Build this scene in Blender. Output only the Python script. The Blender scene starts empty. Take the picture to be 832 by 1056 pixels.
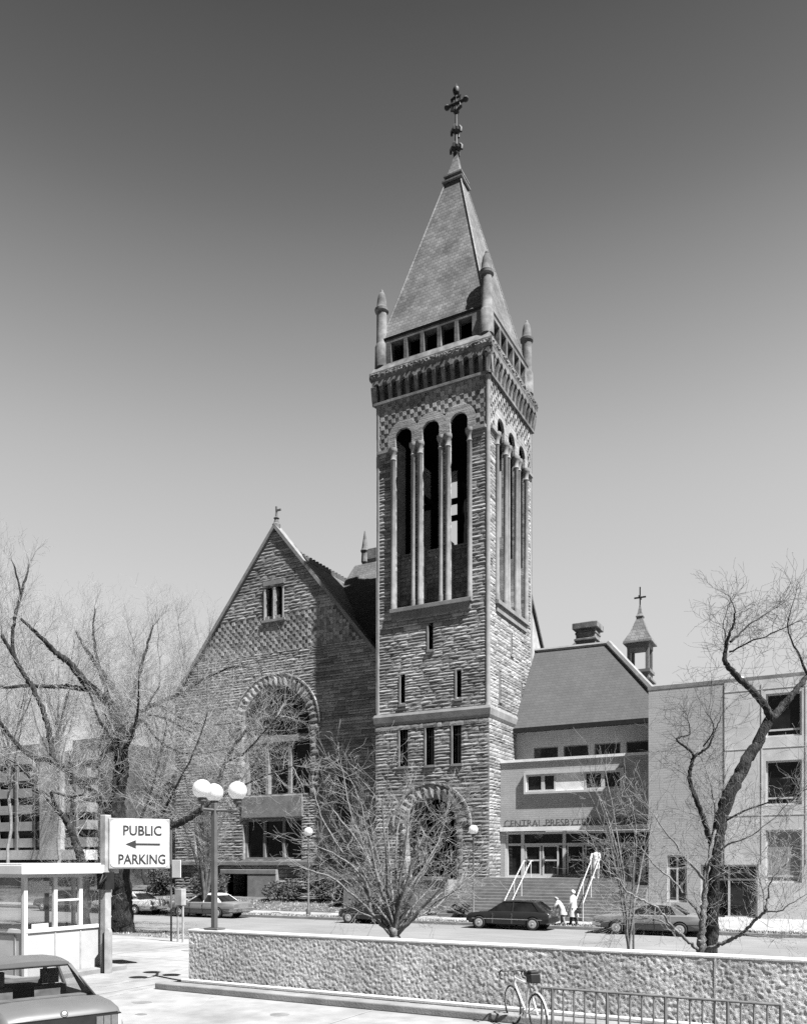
import bpy, bmesh, math, random
from mathutils import Vector, Matrix, noise
R = random.Random(7)
SC = bpy.context.scene
COL = SC.collection
rad = math.radians

# ------------------------------------------------------------------ camera frame (for reading places off the survey)
F, CX, YH, H = 852., 416., 890., 3.3
YAW = math.atan2(451, 852)
CA, SA = math.cos(YAW), math.sin(YAW)
def ray(x, y):
    u = (x-CX)/F; v = (YH-y)/F
    return (u*CA-SA, u*SA+CA, v)
def at(x, y, Z):
    r = ray(x, y); return Vector((r[0]*Z, r[1]*Z, H+r[2]*Z))
def fY(x, y, Y):            # (X, z) on a plane Y = const
    r = ray(x, y); t = Y/r[1]; return r[0]*t, H+r[2]*t

# ------------------------------------------------------------------ materials
def _nodes(name):
    m = bpy.data.materials.new(name); m.use_nodes = True
    nt = m.node_tree; b = nt.nodes['Principled BSDF']
    return m, nt, b
def mat(name, v, rough=.8, var=.15, scale=3., bump=0., bscale=20., island=0., spec=.3, metal=0., stain=0., sscale=.4, bdist=.02, stretch=None):
    m, nt, b = _nodes(name)
    N, L = nt.nodes.new, nt.links.new
    b.inputs['Roughness'].default_value = rough
    b.inputs['Specular IOR Level'].default_value = spec
    b.inputs['Metallic'].default_value = metal
    tc = N('ShaderNodeTexCoord')
    vec = tc.outputs['Object']
    if stretch:
        mp = N('ShaderNodeMapping'); mp.inputs['Scale'].default_value = stretch
        L(vec, mp.inputs['Vector']); vec = mp.outputs['Vector']
    n = N('ShaderNodeTexNoise'); n.inputs['Scale'].default_value = scale; n.inputs['Detail'].default_value = 6
    L(vec, n.inputs['Vector'])
    mr = N('ShaderNodeMapRange'); mr.inputs['From Min'].default_value = .3; mr.inputs['From Max'].default_value = .7
    mr.inputs['To Min'].default_value = v*(1-var); mr.inputs['To Max'].default_value = v*(1+var)
    L(n.outputs['Fac'], mr.inputs['Value'])
    out = mr.outputs['Result']
    def mul(a, bsock):
        q = N('ShaderNodeMath'); q.operation = 'MULTIPLY'; L(a, q.inputs[0]); L(bsock, q.inputs[1]); return q.outputs[0]
    if island:
        g = N('ShaderNodeNewGeometry'); r2 = N('ShaderNodeMapRange')
        r2.inputs['To Min'].default_value = 1-island; r2.inputs['To Max'].default_value = 1+island
        L(g.outputs['Random Per Island'], r2.inputs['Value']); out = mul(out, r2.outputs['Result'])
    if stain:
        s = N('ShaderNodeTexNoise'); s.inputs['Scale'].default_value = sscale; s.inputs['Detail'].default_value = 5
        s.inputs['Roughness'].default_value = .65
        L(tc.outputs['Object'], s.inputs['Vector'])
        r3 = N('ShaderNodeMapRange'); r3.inputs['From Min'].default_value = .35; r3.inputs['From Max'].default_value = .65
        r3.inputs['To Min'].default_value = 1-stain; r3.inputs['To Max'].default_value = 1+stain*.4
        L(s.outputs['Fac'], r3.inputs['Value']); out = mul(out, r3.outputs['Result'])
    L(out, b.inputs['Base Color'])
    if bump:
        n2 = N('ShaderNodeTexNoise'); n2.inputs['Scale'].default_value = bscale; n2.inputs['Detail'].default_value = 5
        L(vec, n2.inputs['Vector'])
        bp = N('ShaderNodeBump'); bp.inputs['Strength'].default_value = bump; bp.inputs['Distance'].default_value = bdist
        L(n2.outputs['Fac'], bp.inputs['Height']); L(bp.outputs['Normal'], b.inputs['Normal'])
    return m
def mat_rows(name, v, w, h, var=.12, rough=.85, mortar=.012, mv=None, slope=1., stain=.2, bump=.35):
    """coursed pattern (brick, slate): rows follow the height, columns follow x + y"""
    m, nt, b = _nodes(name); N, L = nt.nodes.new, nt.links.new
    b.inputs['Roughness'].default_value = rough; b.inputs['Specular IOR Level'].default_value = .25
    tc = N('ShaderNodeTexCoord'); sx = N('ShaderNodeSeparateXYZ'); L(tc.outputs['Object'], sx.inputs[0])
    ad = N('ShaderNodeMath'); ad.operation = 'ADD'; L(sx.outputs[0], ad.inputs[0]); L(sx.outputs[1], ad.inputs[1])
    mz = N('ShaderNodeMath'); mz.operation = 'MULTIPLY'; mz.inputs[1].default_value = slope; L(sx.outputs[2], mz.inputs[0])
    cb = N('ShaderNodeCombineXYZ'); L(ad.outputs[0], cb.inputs[0]); L(mz.outputs[0], cb.inputs[1])
    br = N('ShaderNodeTexBrick'); L(cb.outputs[0], br.inputs['Vector'])
    br.inputs['Scale'].default_value = 1.; br.inputs['Brick Width'].default_value = w; br.inputs['Row Height'].default_value = h
    br.inputs['Mortar Size'].default_value = mortar; br.inputs['Mortar Smooth'].default_value = .2
    g = lambda q: (q, q, q, 1)
    br.inputs['Color1'].default_value = g(v*(1-var)); br.inputs['Color2'].default_value = g(v*(1+var))
    br.inputs['Mortar'].default_value = g(mv if mv is not None else v*.6)
    s = N('ShaderNodeTexNoise'); s.inputs['Scale'].default_value = .5; s.inputs['Detail'].default_value = 6; s.inputs['Roughness'].default_value = .7
    L(tc.outputs['Object'], s.inputs['Vector'])
    r3 = N('ShaderNodeMapRange'); r3.inputs['From Min'].default_value = .35; r3.inputs['From Max'].default_value = .65
    r3.inputs['To Min'].default_value = 1-stain; r3.inputs['To Max'].default_value = 1+stain*.5
    L(s.outputs['Fac'], r3.inputs['Value'])
    mx = N('ShaderNodeMix'); mx.data_type = 'RGBA'; mx.blend_type = 'MULTIPLY'; mx.inputs[0].default_value = 1
    L(br.outputs['Color'], mx.inputs[6]); L(r3.outputs['Result'], mx.inputs[7])
    L(mx.outputs[2], b.inputs['Base Color'])
    bp = N('ShaderNodeBump'); bp.inputs['Strength'].default_value = bump; bp.inputs['Distance'].default_value = .02; bp.invert = True
    L(br.outputs['Fac'], bp.inputs['Height']); L(bp.outputs['Normal'], b.inputs['Normal'])
    return m
def mat_glass(name, tint=.85, refl=.12):
    m = bpy.data.materials.new(name); m.use_nodes = True; nt = m.node_tree; nt.nodes.clear()
    N, L = nt.nodes.new, nt.links.new
    o = N('ShaderNodeOutputMaterial'); t = N('ShaderNodeBsdfTransparent'); t.inputs[0].default_value = (tint, tint, tint, 1)
    gl = N('ShaderNodeBsdfGlossy'); gl.inputs['Roughness'].default_value = .03
    lw = N('ShaderNodeLayerWeight'); pw_ = N('ShaderNodeMath'); pw_.operation = 'POWER'; pw_.inputs[1].default_value = 4.; L(lw.outputs['Facing'], pw_.inputs[0])
    ad = N('ShaderNodeMath'); ad.operation = 'MULTIPLY_ADD'; ad.inputs[1].default_value = .6; ad.inputs[2].default_value = refl; L(pw_.outputs[0], ad.inputs[0])
    mx = N('ShaderNodeMixShader'); L(ad.outputs[0], mx.inputs[0]); L(t.outputs[0], mx.inputs[1]); L(gl.outputs[0], mx.inputs[2])
    L(mx.outputs[0], o.inputs[0])
    return m
M = dict(
    stone=mat('rough_stone', 0.205, .9, .18, 2.5, .5, 14, island=.4, stain=.4, sscale=.22, bdist=.03),
    mortar=mat('mortar_joint', 0.08, .95, .1, 5),
    trim=mat('dressed_stone', 0.16, .85, .14, 3, .3, 25, stain=.25, sscale=.6),
    weath=mat('weathered_stone', 0.105, .9, .3, 2, .5, 12, stain=.5, sscale=.5, island=.15),
    slate=mat_rows('spire_slate', 0.125, .3, .24, .2, .5, .02, stain=.38),
    rooftile=mat_rows('dark_roof_tile', 0.075, .3, .26, .2, .7, .02, stain=.3),
    hallroof=mat_rows('hall_roof_slate', 0.06, .34, .2, .07, .8, .01, stain=.12),
    brick=mat_rows('smooth_brick', 0.3, .42, .13, .04, .85, .01, mv=.29, stain=.1),
    wingpanel=mat('wing_panel', .43, .75, .1, 2, .1, 30, stain=.16, sscale=.8),
    lobbybrick=mat_rows('lobby_brick', 0.29, .42, .13, .04, .85, .01, mv=.26, stain=.12),
    panel=mat('pale_wall_panel', 0.6, .75, .08, 2, .1, 30, stain=.12, sscale=1),
    paint=mat('white_paint', 0.4, .5, .05, 3, stain=.1, sscale=1.2),
    alum=mat('pale_metal', 0.4, .4, .06, 5, spec=.5),
    dglass=mat('dark_window_glass', .012, .06, .5, 2, .05, 3, spec=.6),
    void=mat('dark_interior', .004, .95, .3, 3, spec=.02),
    road=mat('worn_asphalt', 0.135, .9, .1, 1.2, .3, 60, stain=.14, sscale=.25, stretch=(.35, 1.4, 1)),
    lot=mat('parking_concrete', 0.19, .88, .14, 2.5, .25, 40, stain=.3, sscale=.35),
    walk=mat('pale_sidewalk', 0.21, .88, .1, 2, .2, 40, stain=.2, sscale=.6),
    curb=mat('curb_concrete', 0.17, .9, .15, 2, .3, 30, stain=.3, sscale=.8),
    soil=mat('bare_dirt', 0.12, .95, .35, 2.5, .6, 12, stain=.4, sscale=.8, bdist=.06),
    lawn=mat('dormant_lawn', 0.075, .95, .4, 3, .8, 25, stain=.45, sscale=.5, bdist=.06),
    ground=mat('far_ground', 0.05, .95, .3, .1),
    pebble=mat('cast_pebble_wall', 0.35, .9, .3, 16, .6, 60, stain=.3, sscale=.7, bdist=.015),
    cap=mat('wall_cap', 0.4, .85, .1, 3, .2, 30),
    bark=mat('dark_bark', .024, .95, .8, 14, 1., 30, bdist=.06, stretch=(1, 1, .3), stain=.6, sscale=3.),
    barkgrey=mat('grey_bark', 0.022, .95, .75, 9, 1., 22, bdist=.09, stretch=(1, 1, .22), stain=.5, sscale=.8),
    twig=mat('grey_twig', 0.16, .9, .3, 4),
    twigpale=mat('pale_twig', 0.2, .9, .3, 4),
    twigdark=mat('brown_twig', 0.06, .9, .3, 4),
    palebark=mat('pale_bark', 0.12, .85, .35, 6, .4, 25),
    leaf=mat('evergreen_leaf', 0.04, .8, .5, 2, island=.6),
    iron=mat('black_iron', .009, .6, .3, 6),
    rail=mat('dull_rail_paint', .1, .6, .2, 6),
    post=mat('grey_post_paint', 0.24, .55, .12, 4, stain=.2, sscale=2),
    lampmetal=mat('bronze_lamp_metal', 0.07, .5, .15, 5),
    globe=mat('white_globe_glass', 0.62, .25, .03, 2, spec=.5),
    tyre=mat('tyre_rubber', .018, .85, .2, 8),
    chrome=mat('chrome', .62, .18, .04, 5, metal=1.),
    hub=mat('wheel_cover', 0.35, .35, .15, 9, spec=.5, metal=.3),
    carblack=mat('black_car_paint', .014, .22, .1, 2, spec=.6),
    cartan=mat('tan_car_paint', 0.12, .3, .05, 2, spec=.5),
    carpale=mat('pale_car_paint', 0.4, .3, .05, 2, spec=.5),
    carslate=mat('slate_grey_car_paint', 0.08, .42, .08, 2, spec=.35, stain=.08, sscale=1.5),
    cargrey=mat('grey_car_paint', 0.12, .3, .05, 2, spec=.5, stain=.08, sscale=1.5),
    carwhite=mat('white_vinyl_top', 0.5, .6, .05, 2),
    lens=mat('tail_lens', .09, .25, .2, 20, spec=.6),
    headlens=mat('headlight_lens', .6, .15, .05, 20, spec=.7),
    seat=mat('dark_seat_cloth', 0.09, .9, .3, 6),
    signface=mat('sign_white', 0.42, .45, .05, 2, stain=.1, sscale=2.5),
    signink=mat('sign_black', 0.02, .6, .1, 4),
    letter=mat('letter_metal', 0.07, .5, .15, 5),
    coat=mat('pale_cloth', 0.5, .9, .1, 8, .3, 20),
    palegrey=mat('light_grey_cloth', .36, .9, .25, 6, .4, 14),
    greycloth=mat('grey_cloth', 0.2, .9, .2, 8, .3, 20),
    darkcloth=mat('dark_cloth', .03, .9, .2, 8),
    skin=mat('skin', .38, .6, .06, 8),
    hair=mat('dark_hair', .03, .7, .3, 20),
    whitehair=mat('pale_hair', .6, .7, .15, 20),
    conc=mat('tower_block_concrete', 0.2, .85, .1, 1, stain=.15, sscale=.3),
    pier=mat('concrete_pier', .26, .85, .08, 1, stain=.12, sscale=.3),
    glass=mat_glass('clear_glass'),
    cglass=mat_glass('car_glass', .9, .04),
    boothpanel=mat('booth_panel', 0.3, .5, .05, 2, stain=.1, sscale=1.6),
)

gm_ = M['globe'].node_tree; pb_ = gm_.nodes['Principled BSDF']; tr_ = gm_.nodes.new('ShaderNodeBsdfTranslucent'); tr_.inputs[0].default_value = (.75, .75, .75, 1)
mx_ = gm_.nodes.new('ShaderNodeMixShader'); mx_.inputs[0].default_value = .5                # opal glass lets the light through
gm_.links.new(pb_.outputs[0], mx_.inputs[1]); gm_.links.new(tr_.outputs[0], mx_.inputs[2]); gm_.links.new(mx_.outputs[0], gm_.nodes['Material Output'].inputs[0])
# ------------------------------------------------------------------ mesh building
class MB:
    def __init__(s): s.v = []; s.f = []; s.m = []
    def face(s, pts, mi=0):
        b = len(s.v); s.v += [tuple(p) for p in pts]; s.f.append(tuple(range(b, b+len(pts)))); s.m.append(mi)
    def grid(s, rows, mi=0, close=False):
        b = len(s.v); n = len(rows[0])
        for r in rows: s.v += [tuple(p) for p in r]
        for i in range(len(rows)-1):
            for j in range(n if close else n-1):
                k = (j+1) % n
                s.f.append((b+i*n+j, b+i*n+k, b+(i+1)*n+k, b+(i+1)*n+j)); s.m.append(mi)
    def box(s, x0, x1, y0, y1, z0, z1, mi=0, fn=None):
        p = [(x0,y0,z0),(x1,y0,z0),(x1,y1,z0),(x0,y1,z0),(x0,y0,z1),(x1,y0,z1),(x1,y1,z1),(x0,y1,z1)]
        if fn: p = [fn(*q) for q in p]
        b = len(s.v); s.v += [tuple(q) for q in p]
        for q in ((0,3,2,1),(4,5,6,7),(0,1,5,4),(1,2,6,5),(2,3,7,6),(3,0,4,7)):
            s.f.append(tuple(b+i for i in q)); s.m.append(mi)
    def tube(s, pts, rr, n=6, mi=0, cap=True, knot=0., rnd=None):
        pts = [Vector(p) for p in pts]
        if not hasattr(rr, '__len__'): rr = [rr]*len(pts)
        rings = []; up = None
        for i, p in enumerate(pts):
            d = (pts[min(i+1, len(pts)-1)]-pts[max(i-1, 0)])
            if d.length < 1e-9: d = Vector((0,0,1))
            d.normalize()
            if up is None:
                a = Vector((0,0,1)) if abs(d.z) < .9 else Vector((1,0,0))
                up = d.cross(a).normalized()
            else:
                up = (up-d*up.dot(d))
                if up.length < 1e-6: up = d.orthogonal()
                up.normalize()
            w = d.cross(up)
            rings.append([p+(up*math.cos(2*math.pi*k/n)+w*math.sin(2*math.pi*k/n))*rr[i]*(1+(knot*rnd.uniform(-1, 1) if knot else 0)) for k in range(n)])
        s.grid(rings, mi, close=True)
        if cap:
            b = len(s.v)-n*len(rings)
            s.f.append(tuple(b+k for k in reversed(range(n)))); s.m.append(mi)
            e = len(s.v)-n
            s.f.append(tuple(e+k for k in range(n))); s.m.append(mi)
    def lathe(s, prof, c=(0,0,0), n=12, mi=0, axis='z'):
        rows = []
        for r, h in prof:
            row = []
            for k in range(n):
                a = 2*math.pi*k/n; q = (r*math.cos(a), r*math.sin(a), h)
                if axis == 'y': q = (q[0], q[2], q[1])
                if axis == 'x': q = (q[2], q[0], q[1])
                row.append((c[0]+q[0], c[1]+q[1], c[2]+q[2]))
            rows.append(row)
        s.grid(rows, mi, close=True)
        b = len(s.v)-n*len(rows)
        s.f.append(tuple(b+k for k in range(n))); s.m.append(mi)
        s.f.append(tuple(len(s.v)-n+k for k in range(n))); s.m.append(mi)
    def prism(s, poly, fn, d0, d1, mi=0):
        a = [fn(u, z, d0) for u, z in poly]; b = [fn(u, z, d1) for u, z in poly]; n = len(poly)
        o = len(s.v); s.v += [tuple(p) for p in a+b]
        s.f.append(tuple(o+i for i in range(n))); s.m.append(mi)
        s.f.append(tuple(o+n+i for i in reversed(range(n)))); s.m.append(mi)
        for i in range(n):
            j = (i+1) % n; s.f.append((o+i, o+n+i, o+n+j, o+j)); s.m.append(mi)
    def build(s, name, mats, parent=None, smooth=None, fix=True):
        me = bpy.data.meshes.new(name); me.from_pydata(s.v, [], s.f)
        if not isinstance(mats, (list, tuple)): mats = [mats]
        for m in mats: me.materials.append(m)
        me.polygons.foreach_set('material_index', s.m)
        if fix:
            bm = bmesh.new(); bm.from_mesh(me); bmesh.ops.recalc_face_normals(bm, faces=bm.faces); bm.to_mesh(me); bm.free()
        if smooth is not None:
            me.polygons.foreach_set('use_smooth', [True]*len(me.polygons)); me.set_sharp_from_angle(angle=rad(smooth))
        me.update()
        o = bpy.data.objects.new(name, me); COL.objects.link(o)
        if parent: adopt(o, parent)
        return o
ROOTLOC = {}
def adopt(o, parent):
    o.parent = parent
    if parent.parent is None and parent.type == 'EMPTY':
        o.matrix_parent_inverse = Matrix.Translation(-parent.location)
def thing(name, label, cat, loc=(0,0,0), group=None):
    o = bpy.data.objects.new(name, None); COL.objects.link(o); o.location = loc
    o.empty_display_size = .2
    return tag(o, label, cat, group)
def tag(o, label, cat, group=None):
    o['label'] = label; o['category'] = cat
    if group: o['group'] = group
    return o
def struct(o): o['kind'] = 'structure'; return o
def bevel(o, w, seg=2):
    b = o.modifiers.new('b', 'BEVEL'); b.width = w; b.segments = seg; b.limit_method = 'ANGLE'; return o
def text_mesh(name, body, size, depth, fn, material, parent, width=None, align='LEFT', off=0., res=3):
    cu = bpy.data.curves.new('txt', 'FONT'); cu.body = body; cu.size = size; cu.extrude = depth/2; cu.align_x = align
    cu.resolution_u = res; cu.offset = off
    t = bpy.data.objects.new('txt', cu); COL.objects.link(t)
    me = bpy.data.meshes.new_from_object(t.evaluated_get(bpy.context.evaluated_depsgraph_get()))
    bpy.data.objects.remove(t); bpy.data.curves.remove(cu)
    xs = [v.co.x for v in me.vertices]; x0, x1 = min(xs), max(xs)
    k = width/(x1-x0) if width else 1
    for v in me.vertices: v.co = Vector(fn((v.co.x-x0)*k if align == 'LEFT' else v.co.x*k, v.co.y, v.co.z))
    me.name = name; me.materials.clear(); me.materials.append(material)
    o = bpy.data.objects.new(name, me); COL.objects.link(o); adopt(o, parent); return o

# ------------------------------------------------------------------ rough ashlar masonry
def front(Y): return lambda u, z, d: (u, Y-d, z)
def east(X): return lambda u, z, d: (X+d, u, z)
def rblock(mb, P, s0, s1, t0, t1, base=0., bulge=.09, gap=.016, back=-.06, cell=.24, nt=None, mi=0):
    w, h = abs(s1-s0), abs(t1-t0)
    ns = max(2, int(round(w/cell))); nt = nt or (2 if h < .36 else 3)
    rows = []
    k = bulge*R.uniform(.55, 1.25); tilt = R.uniform(-.35, .35)
    for j in range(nt+1):
        row = []
        for i in range(ns+1):
            a, b = i/ns, j/nt
            e = (i in (0, ns)) or (j in (0, nt))
            d = base + (R.uniform(-.004, .012) if e else k*(1+tilt*(2*a-1))*R.uniform(.6, 1.25))
            ja = 0 if i in (0, ns) else R.uniform(-.25, .25)/ns
            jb = 0 if j in (0, nt) else R.uniform(-.18, .22)/nt
            g0 = s0+gap; g1 = s1-gap; h0 = t0+gap; h1 = t1-gap
            row.append(P(g0+(g1-g0)*(a+ja), h0+(h1-h0)*(b+jb), d))
        rows.append(row)
    mb.grid(rows, mi)
    o = len(mb.v)-(ns+1)*(nt+1)
    per = [o+i for i in range(ns+1)]+[o+j*(ns+1)+ns for j in range(1, nt+1)]+[o+nt*(ns+1)+i for i in range(ns-1, -1, -1)]+[o+j*(ns+1) for j in range(nt-1, 0, -1)]
    # skirt back to the joint
    gs = []
    for j, b in ((0, t0+gap), (1, t1-gap)):
        pass
    corners = [P(s0+gap, t0+gap, back), P(s1-gap, t0+gap, back), P(s1-gap, t1-gap, back), P(s0+gap, t1-gap, back)]
    c = len(mb.v); mb.v += [tuple(q) for q in corners]
    n1, n2 = ns, nt
    sides = [per[0:n1+1], per[n1:n1+n2+1], per[n1+n2:2*n1+n2+1], per[2*n1+n2:]+[per[0]]]
    for k2, sd in enumerate(sides):
        mb.f.append(tuple(sd)+(c+(k2+1) % 4, c+k2)); mb.m.append(mi)
def stone_wall(mb, P, u0, u1, z0, z1, openings=(), limits=None, rowh=(.15, .29), lens=(.4, 1.4), bulge=.045, reveal=.6, base=0., cell=.24, thin=None):
    """openings: functions z -> (a, b) or None; limits: z -> (umin, umax)"""
    z = z0
    while z < z1-.02:
        h = R.uniform(*rowh)
        if z1-z-h < rowh[0]*.6: h = z1-z
        zm = z+h/2
        lo, hi = (u0, u1)
        if limits: lo, hi = limits(zm)
        cuts = sorted([c for c in (o(zm) for o in openings) if c])
        seg = []; a = lo
        for c0, c1 in cuts:
            if c1 <= lo or c0 >= hi: continue
            if c0 > a: seg.append((a, c0))
            a = max(a, c1)
        if a < hi: seg.append((a, hi))
        for a, b in seg:
            mb.face([P(a, z, base-.03), P(b, z, base-.03), P(b, z+h, base-.03), P(a, z+h, base-.03)], 1)
            for q, e in ((a, lo), (b, hi)):
                rv = reveal if not thin or z < thin else .16
                if q != e: mb.face([P(q, z, base-.03), P(q, z, -rv), P(q, z+h, -rv), P(q, z+h, base-.03)], 0)
            u = a
            while u < b-.01:
                w = R.uniform(*lens)
                if b-u-w < lens[0]*.6: w = b-u
                if w > 1.9: w = w/2
                rblock(mb, P, u, u+w, z, z+h, base, bulge, cell=cell); u += w
        z += h
def ring(mb, P, uc, zc, r0, r1, n, base=.05, bulge=.07, a0=0., a1=math.pi, reveal=.6, sep=0):
    def PP(s, t, d): return P(uc+s*math.cos(t), zc+s*math.sin(t), d)
    for i in range(n):
        t0 = a0+(a1-a0)*i/n; t1 = a0+(a1-a0)*(i+1)/n
        rblock(mb, lambda s, t, d: PP(t, s, d), t0, t1, r0, r1, base, bulge, gap=.014 if False else .006, cell=9, nt=3)
    m = 24
    rows = [[PP(r0+.01, a0+(a1-a0)*i/m, base) for i in range(m+1)], [PP(r0+.01, a0+(a1-a0)*i/m, -reveal) for i in range(m+1)]]
    mb.grid(rows, 0)
    mb.grid([[PP(r0, a0+(a1-a0)*i/m, base-.03) for i in range(m+1)], [PP(r1, a0+(a1-a0)*i/m, base-.03) for i in range(m+1)]], 1)
def rect_op(a, b, z0, z1): return lambda z: (a, b) if z0 < z < z1 else None
def arch_op(uc, r, z0, zs):
    def f(z):
        if z < z0 or z >= zs+r: return None
        if z <= zs: return (uc-r, uc+r)
        w = math.sqrt(r*r-(z-zs)**2); return (uc-w, uc+w)
    return f
def flat_wall(mb, P, u0, u1, z0, z1, rects=(), reveal=.3, mi=0, d=0.):
    """smooth wall face with rectangular openings and their reveals"""
    us = sorted({u0, u1, *[r[0] for r in rects], *[r[1] for r in rects]}); zs = sorted({z0, z1, *[r[2] for r in rects], *[r[3] for r in rects]})
    for i in range(len(us)-1):
        for j in range(len(zs)-1):
            um, zm = (us[i]+us[i+1])/2, (zs[j]+zs[j+1])/2
            if any(r[0] < um < r[1] and r[2] < zm < r[3] for r in rects): continue
            mb.face([P(us[i], zs[j], d), P(us[i+1], zs[j], d), P(us[i+1], zs[j+1], d), P(us[i], zs[j+1], d)], mi)
    for a, b, c, e in rects:
        for q in (((a,c),(a,e)), ((b,c),(b,e)), ((a,c),(b,c)), ((a,e),(b,e))):
            mb.face([P(*q[0], d), P(*q[1], d), P(*q[1], d-reveal), P(*q[0], d-reveal)], mi)
def pbox(mb, P, u0, u1, z0, z1, d0, d1, mi=0):
    mb.box(u0, u1, z0, z1, d0, d1, mi, fn=lambda u, z, d: P(u, z, d))
def window(parent, P, u0, u1, z0, z1, d, fm, gm, nu=1, nz=(), fw=.07, fd=.08, name='window'):
    """frame with mullions at depth d (outer face), pane as a child"""
    f = MB()
    pbox(f, P, u0, u0+fw, z0, z1, d-fd, d); pbox(f, P, u1-fw, u1, z0, z1, d-fd, d)
    pbox(f, P, u0+fw, u1-fw, z0, z0+fw, d-fd, d); pbox(f, P, u0+fw, u1-fw, z1-fw, z1, d-fd, d)
    for i in range(1, nu):
        c = u0+(u1-u0)*i/nu; pbox(f, P, c-fw/2, c+fw/2, z0+fw, z1-fw, d-fd+.004, d-.004)
    for t in nz:
        c = z0+(z1-z0)*t; pbox(f, P, u0+fw, u1-fw, c-fw/2, c+fw/2, d-fd+.008, d-.008)
    fo = f.build(name, fm, parent)
    g = MB(); pbox(g, P, u0+fw*.5, u1-fw*.5, z0+fw*.5, z1-fw*.5, d-fd*.75, d-fd*.6)
    g.build('pane', gm, fo); return fo

# ================================================================== world, sun, camera
SUN = Vector((3.35, -1., 3.35*1.6)).normalized()
el = math.asin(SUN.z); az = math.atan2(SUN.x, SUN.y)
w = bpy.data.worlds.new('World'); SC.world = w; w.use_nodes = True
nt = w.node_tree; N, L = nt.nodes.new, nt.links.new
bg = nt.nodes['Background']
sky = N('ShaderNodeTexSky'); sky.sky_type = 'NISHITA'; sky.sun_disc = False; sky.sun_elevation = el; sky.sun_rotation = az
sky.altitude = 1600; sky.air_density = 1.; sky.dust_density = 5.
se = N('ShaderNodeSeparateColor'); L(sky.outputs[0], se.inputs[0])          # red-filtered black-and-white film
tcw = N('ShaderNodeTexCoord'); sz_ = N('ShaderNodeSeparateXYZ'); L(tcw.outputs['Generated'], sz_.inputs[0])
rp = N('ShaderNodeValToRGB'); rp.color_ramp.interpolation = 'CARDINAL'; L(sz_.outputs[2], rp.inputs[0])   # film response: the deep blue overhead turns dark
els = rp.color_ramp.elements
for k, (p_, v_) in enumerate(((0, .83), (.1, 1.25), (.218, 1.66), (.322, 2.06), (.459, 2.0), (.6, 1.1), (.72, .5), (1., .33))):
    e_ = els[k] if k < 2 else els.new(p_)
    e_.position = p_; e_.color = (v_*.4, v_*.4, v_*.4, 1)
pw = N('ShaderNodeMath'); pw.operation = 'MULTIPLY'; L(se.outputs[0], pw.inputs[0]); L(rp.outputs[0], pw.inputs[1])
pw2 = N('ShaderNodeMath'); pw2.operation = 'MULTIPLY'; pw2.inputs[1].default_value = 2.5; L(pw.outputs[0], pw2.inputs[0]); pw = pw2
mb_ = N('ShaderNodeMapRange'); mb_.interpolation_type = 'SMOOTHSTEP'                     # sky behind the camera dimmed to cut fill on the shaded front
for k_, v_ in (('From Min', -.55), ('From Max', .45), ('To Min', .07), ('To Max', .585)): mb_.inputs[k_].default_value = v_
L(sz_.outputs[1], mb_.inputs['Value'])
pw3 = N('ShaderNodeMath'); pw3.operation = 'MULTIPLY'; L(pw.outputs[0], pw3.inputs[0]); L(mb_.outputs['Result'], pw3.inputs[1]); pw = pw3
cb = N('ShaderNodeCombineColor')
for i in range(3): L(pw.outputs[0], cb.inputs[i])
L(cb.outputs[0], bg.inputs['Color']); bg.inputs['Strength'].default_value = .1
sl = bpy.data.lights.new('sun', 'SUN'); sl.energy = 5.; sl.angle = rad(.5); sl.color = (1, 1, 1)
so = bpy.data.objects.new('sun', sl); COL.objects.link(so); so.rotation_euler = SUN.to_track_quat('Z', 'Y').to_euler(); so.location = (40, -30, 80)
cam = bpy.data.cameras.new('camera'); co = bpy.data.objects.new('camera', cam); COL.objects.link(co); SC.camera = co
co.location = (0, 0, H); co.rotation_euler = (rad(90), 0, YAW)
cam.sensor_fit = 'HORIZONTAL'; cam.sensor_width = 36; cam.lens = F/832*36; cam.shift_y = (YH-528)/832; cam.clip_end = 4000; cam.clip_start = .1
vs = SC.view_settings; vs.view_transform = 'Standard'; vs.look = 'None'; vs.exposure = 1.85; vs.gamma = 1; vs.use_curve_mapping = False
try: SC.cycles.max_bounces = 6; SC.cycles.transparent_max_bounces = 12; SC.cycles.use_denoising = False
except Exception: pass

# ================================================================== ground
def sheet(name, prof, x0, x1, m, nx=40, ny=6, amp=.0):
    """a strip along x whose section is prof [(y, z), ...]"""
    mb = MB(); rows = []
    for (ya, za), (yb, zb) in zip(prof, prof[1:]):
        for j in range(ny):
            t = j/ny; rows.append((ya+(yb-ya)*t, za+(zb-za)*t))
    rows.append(prof[-1])
    g = [[(x0+(x1-x0)*i/nx, y, z+amp*noise.noise(Vector((x0+(x1-x0)*i/nx, y, 0))*.9)) for i in range(nx+1)] for y, z in rows]
    mb.grid(g); return struct(mb.build(name, m, smooth=40, fix=False))
mb = MB(); mb.face([(-1800, -400, -.3), (1800, -400, -.3), (1800, 2500, -.3), (-1800, 2500, -.3)]); struct(mb.build('ground', M['ground'], fix=False))
sheet('parking_lot', [(-12, .45), (22, .45)], -90, 40, M['lot'], 2, 1)
sheet('near_sidewalk', [(22, .45), (22.05, .449), (24.6, .3)], -90, 60, M['walk'], 2, 1)
sheet('dirt_verge', [(24.6, .29), (28.3, .15)], -90, 60, M['soil'], 220, 8, .05)
mb = MB(); mb.box(-90, 60, 28.3, 28.5, -.3, .16); struct(mb.build('near_kerb', M['curb']))
sheet('road', [(28.5, 0), (34, .06), (39.9, 0)], -140, 90, M['road'], 2, 2)
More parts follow.
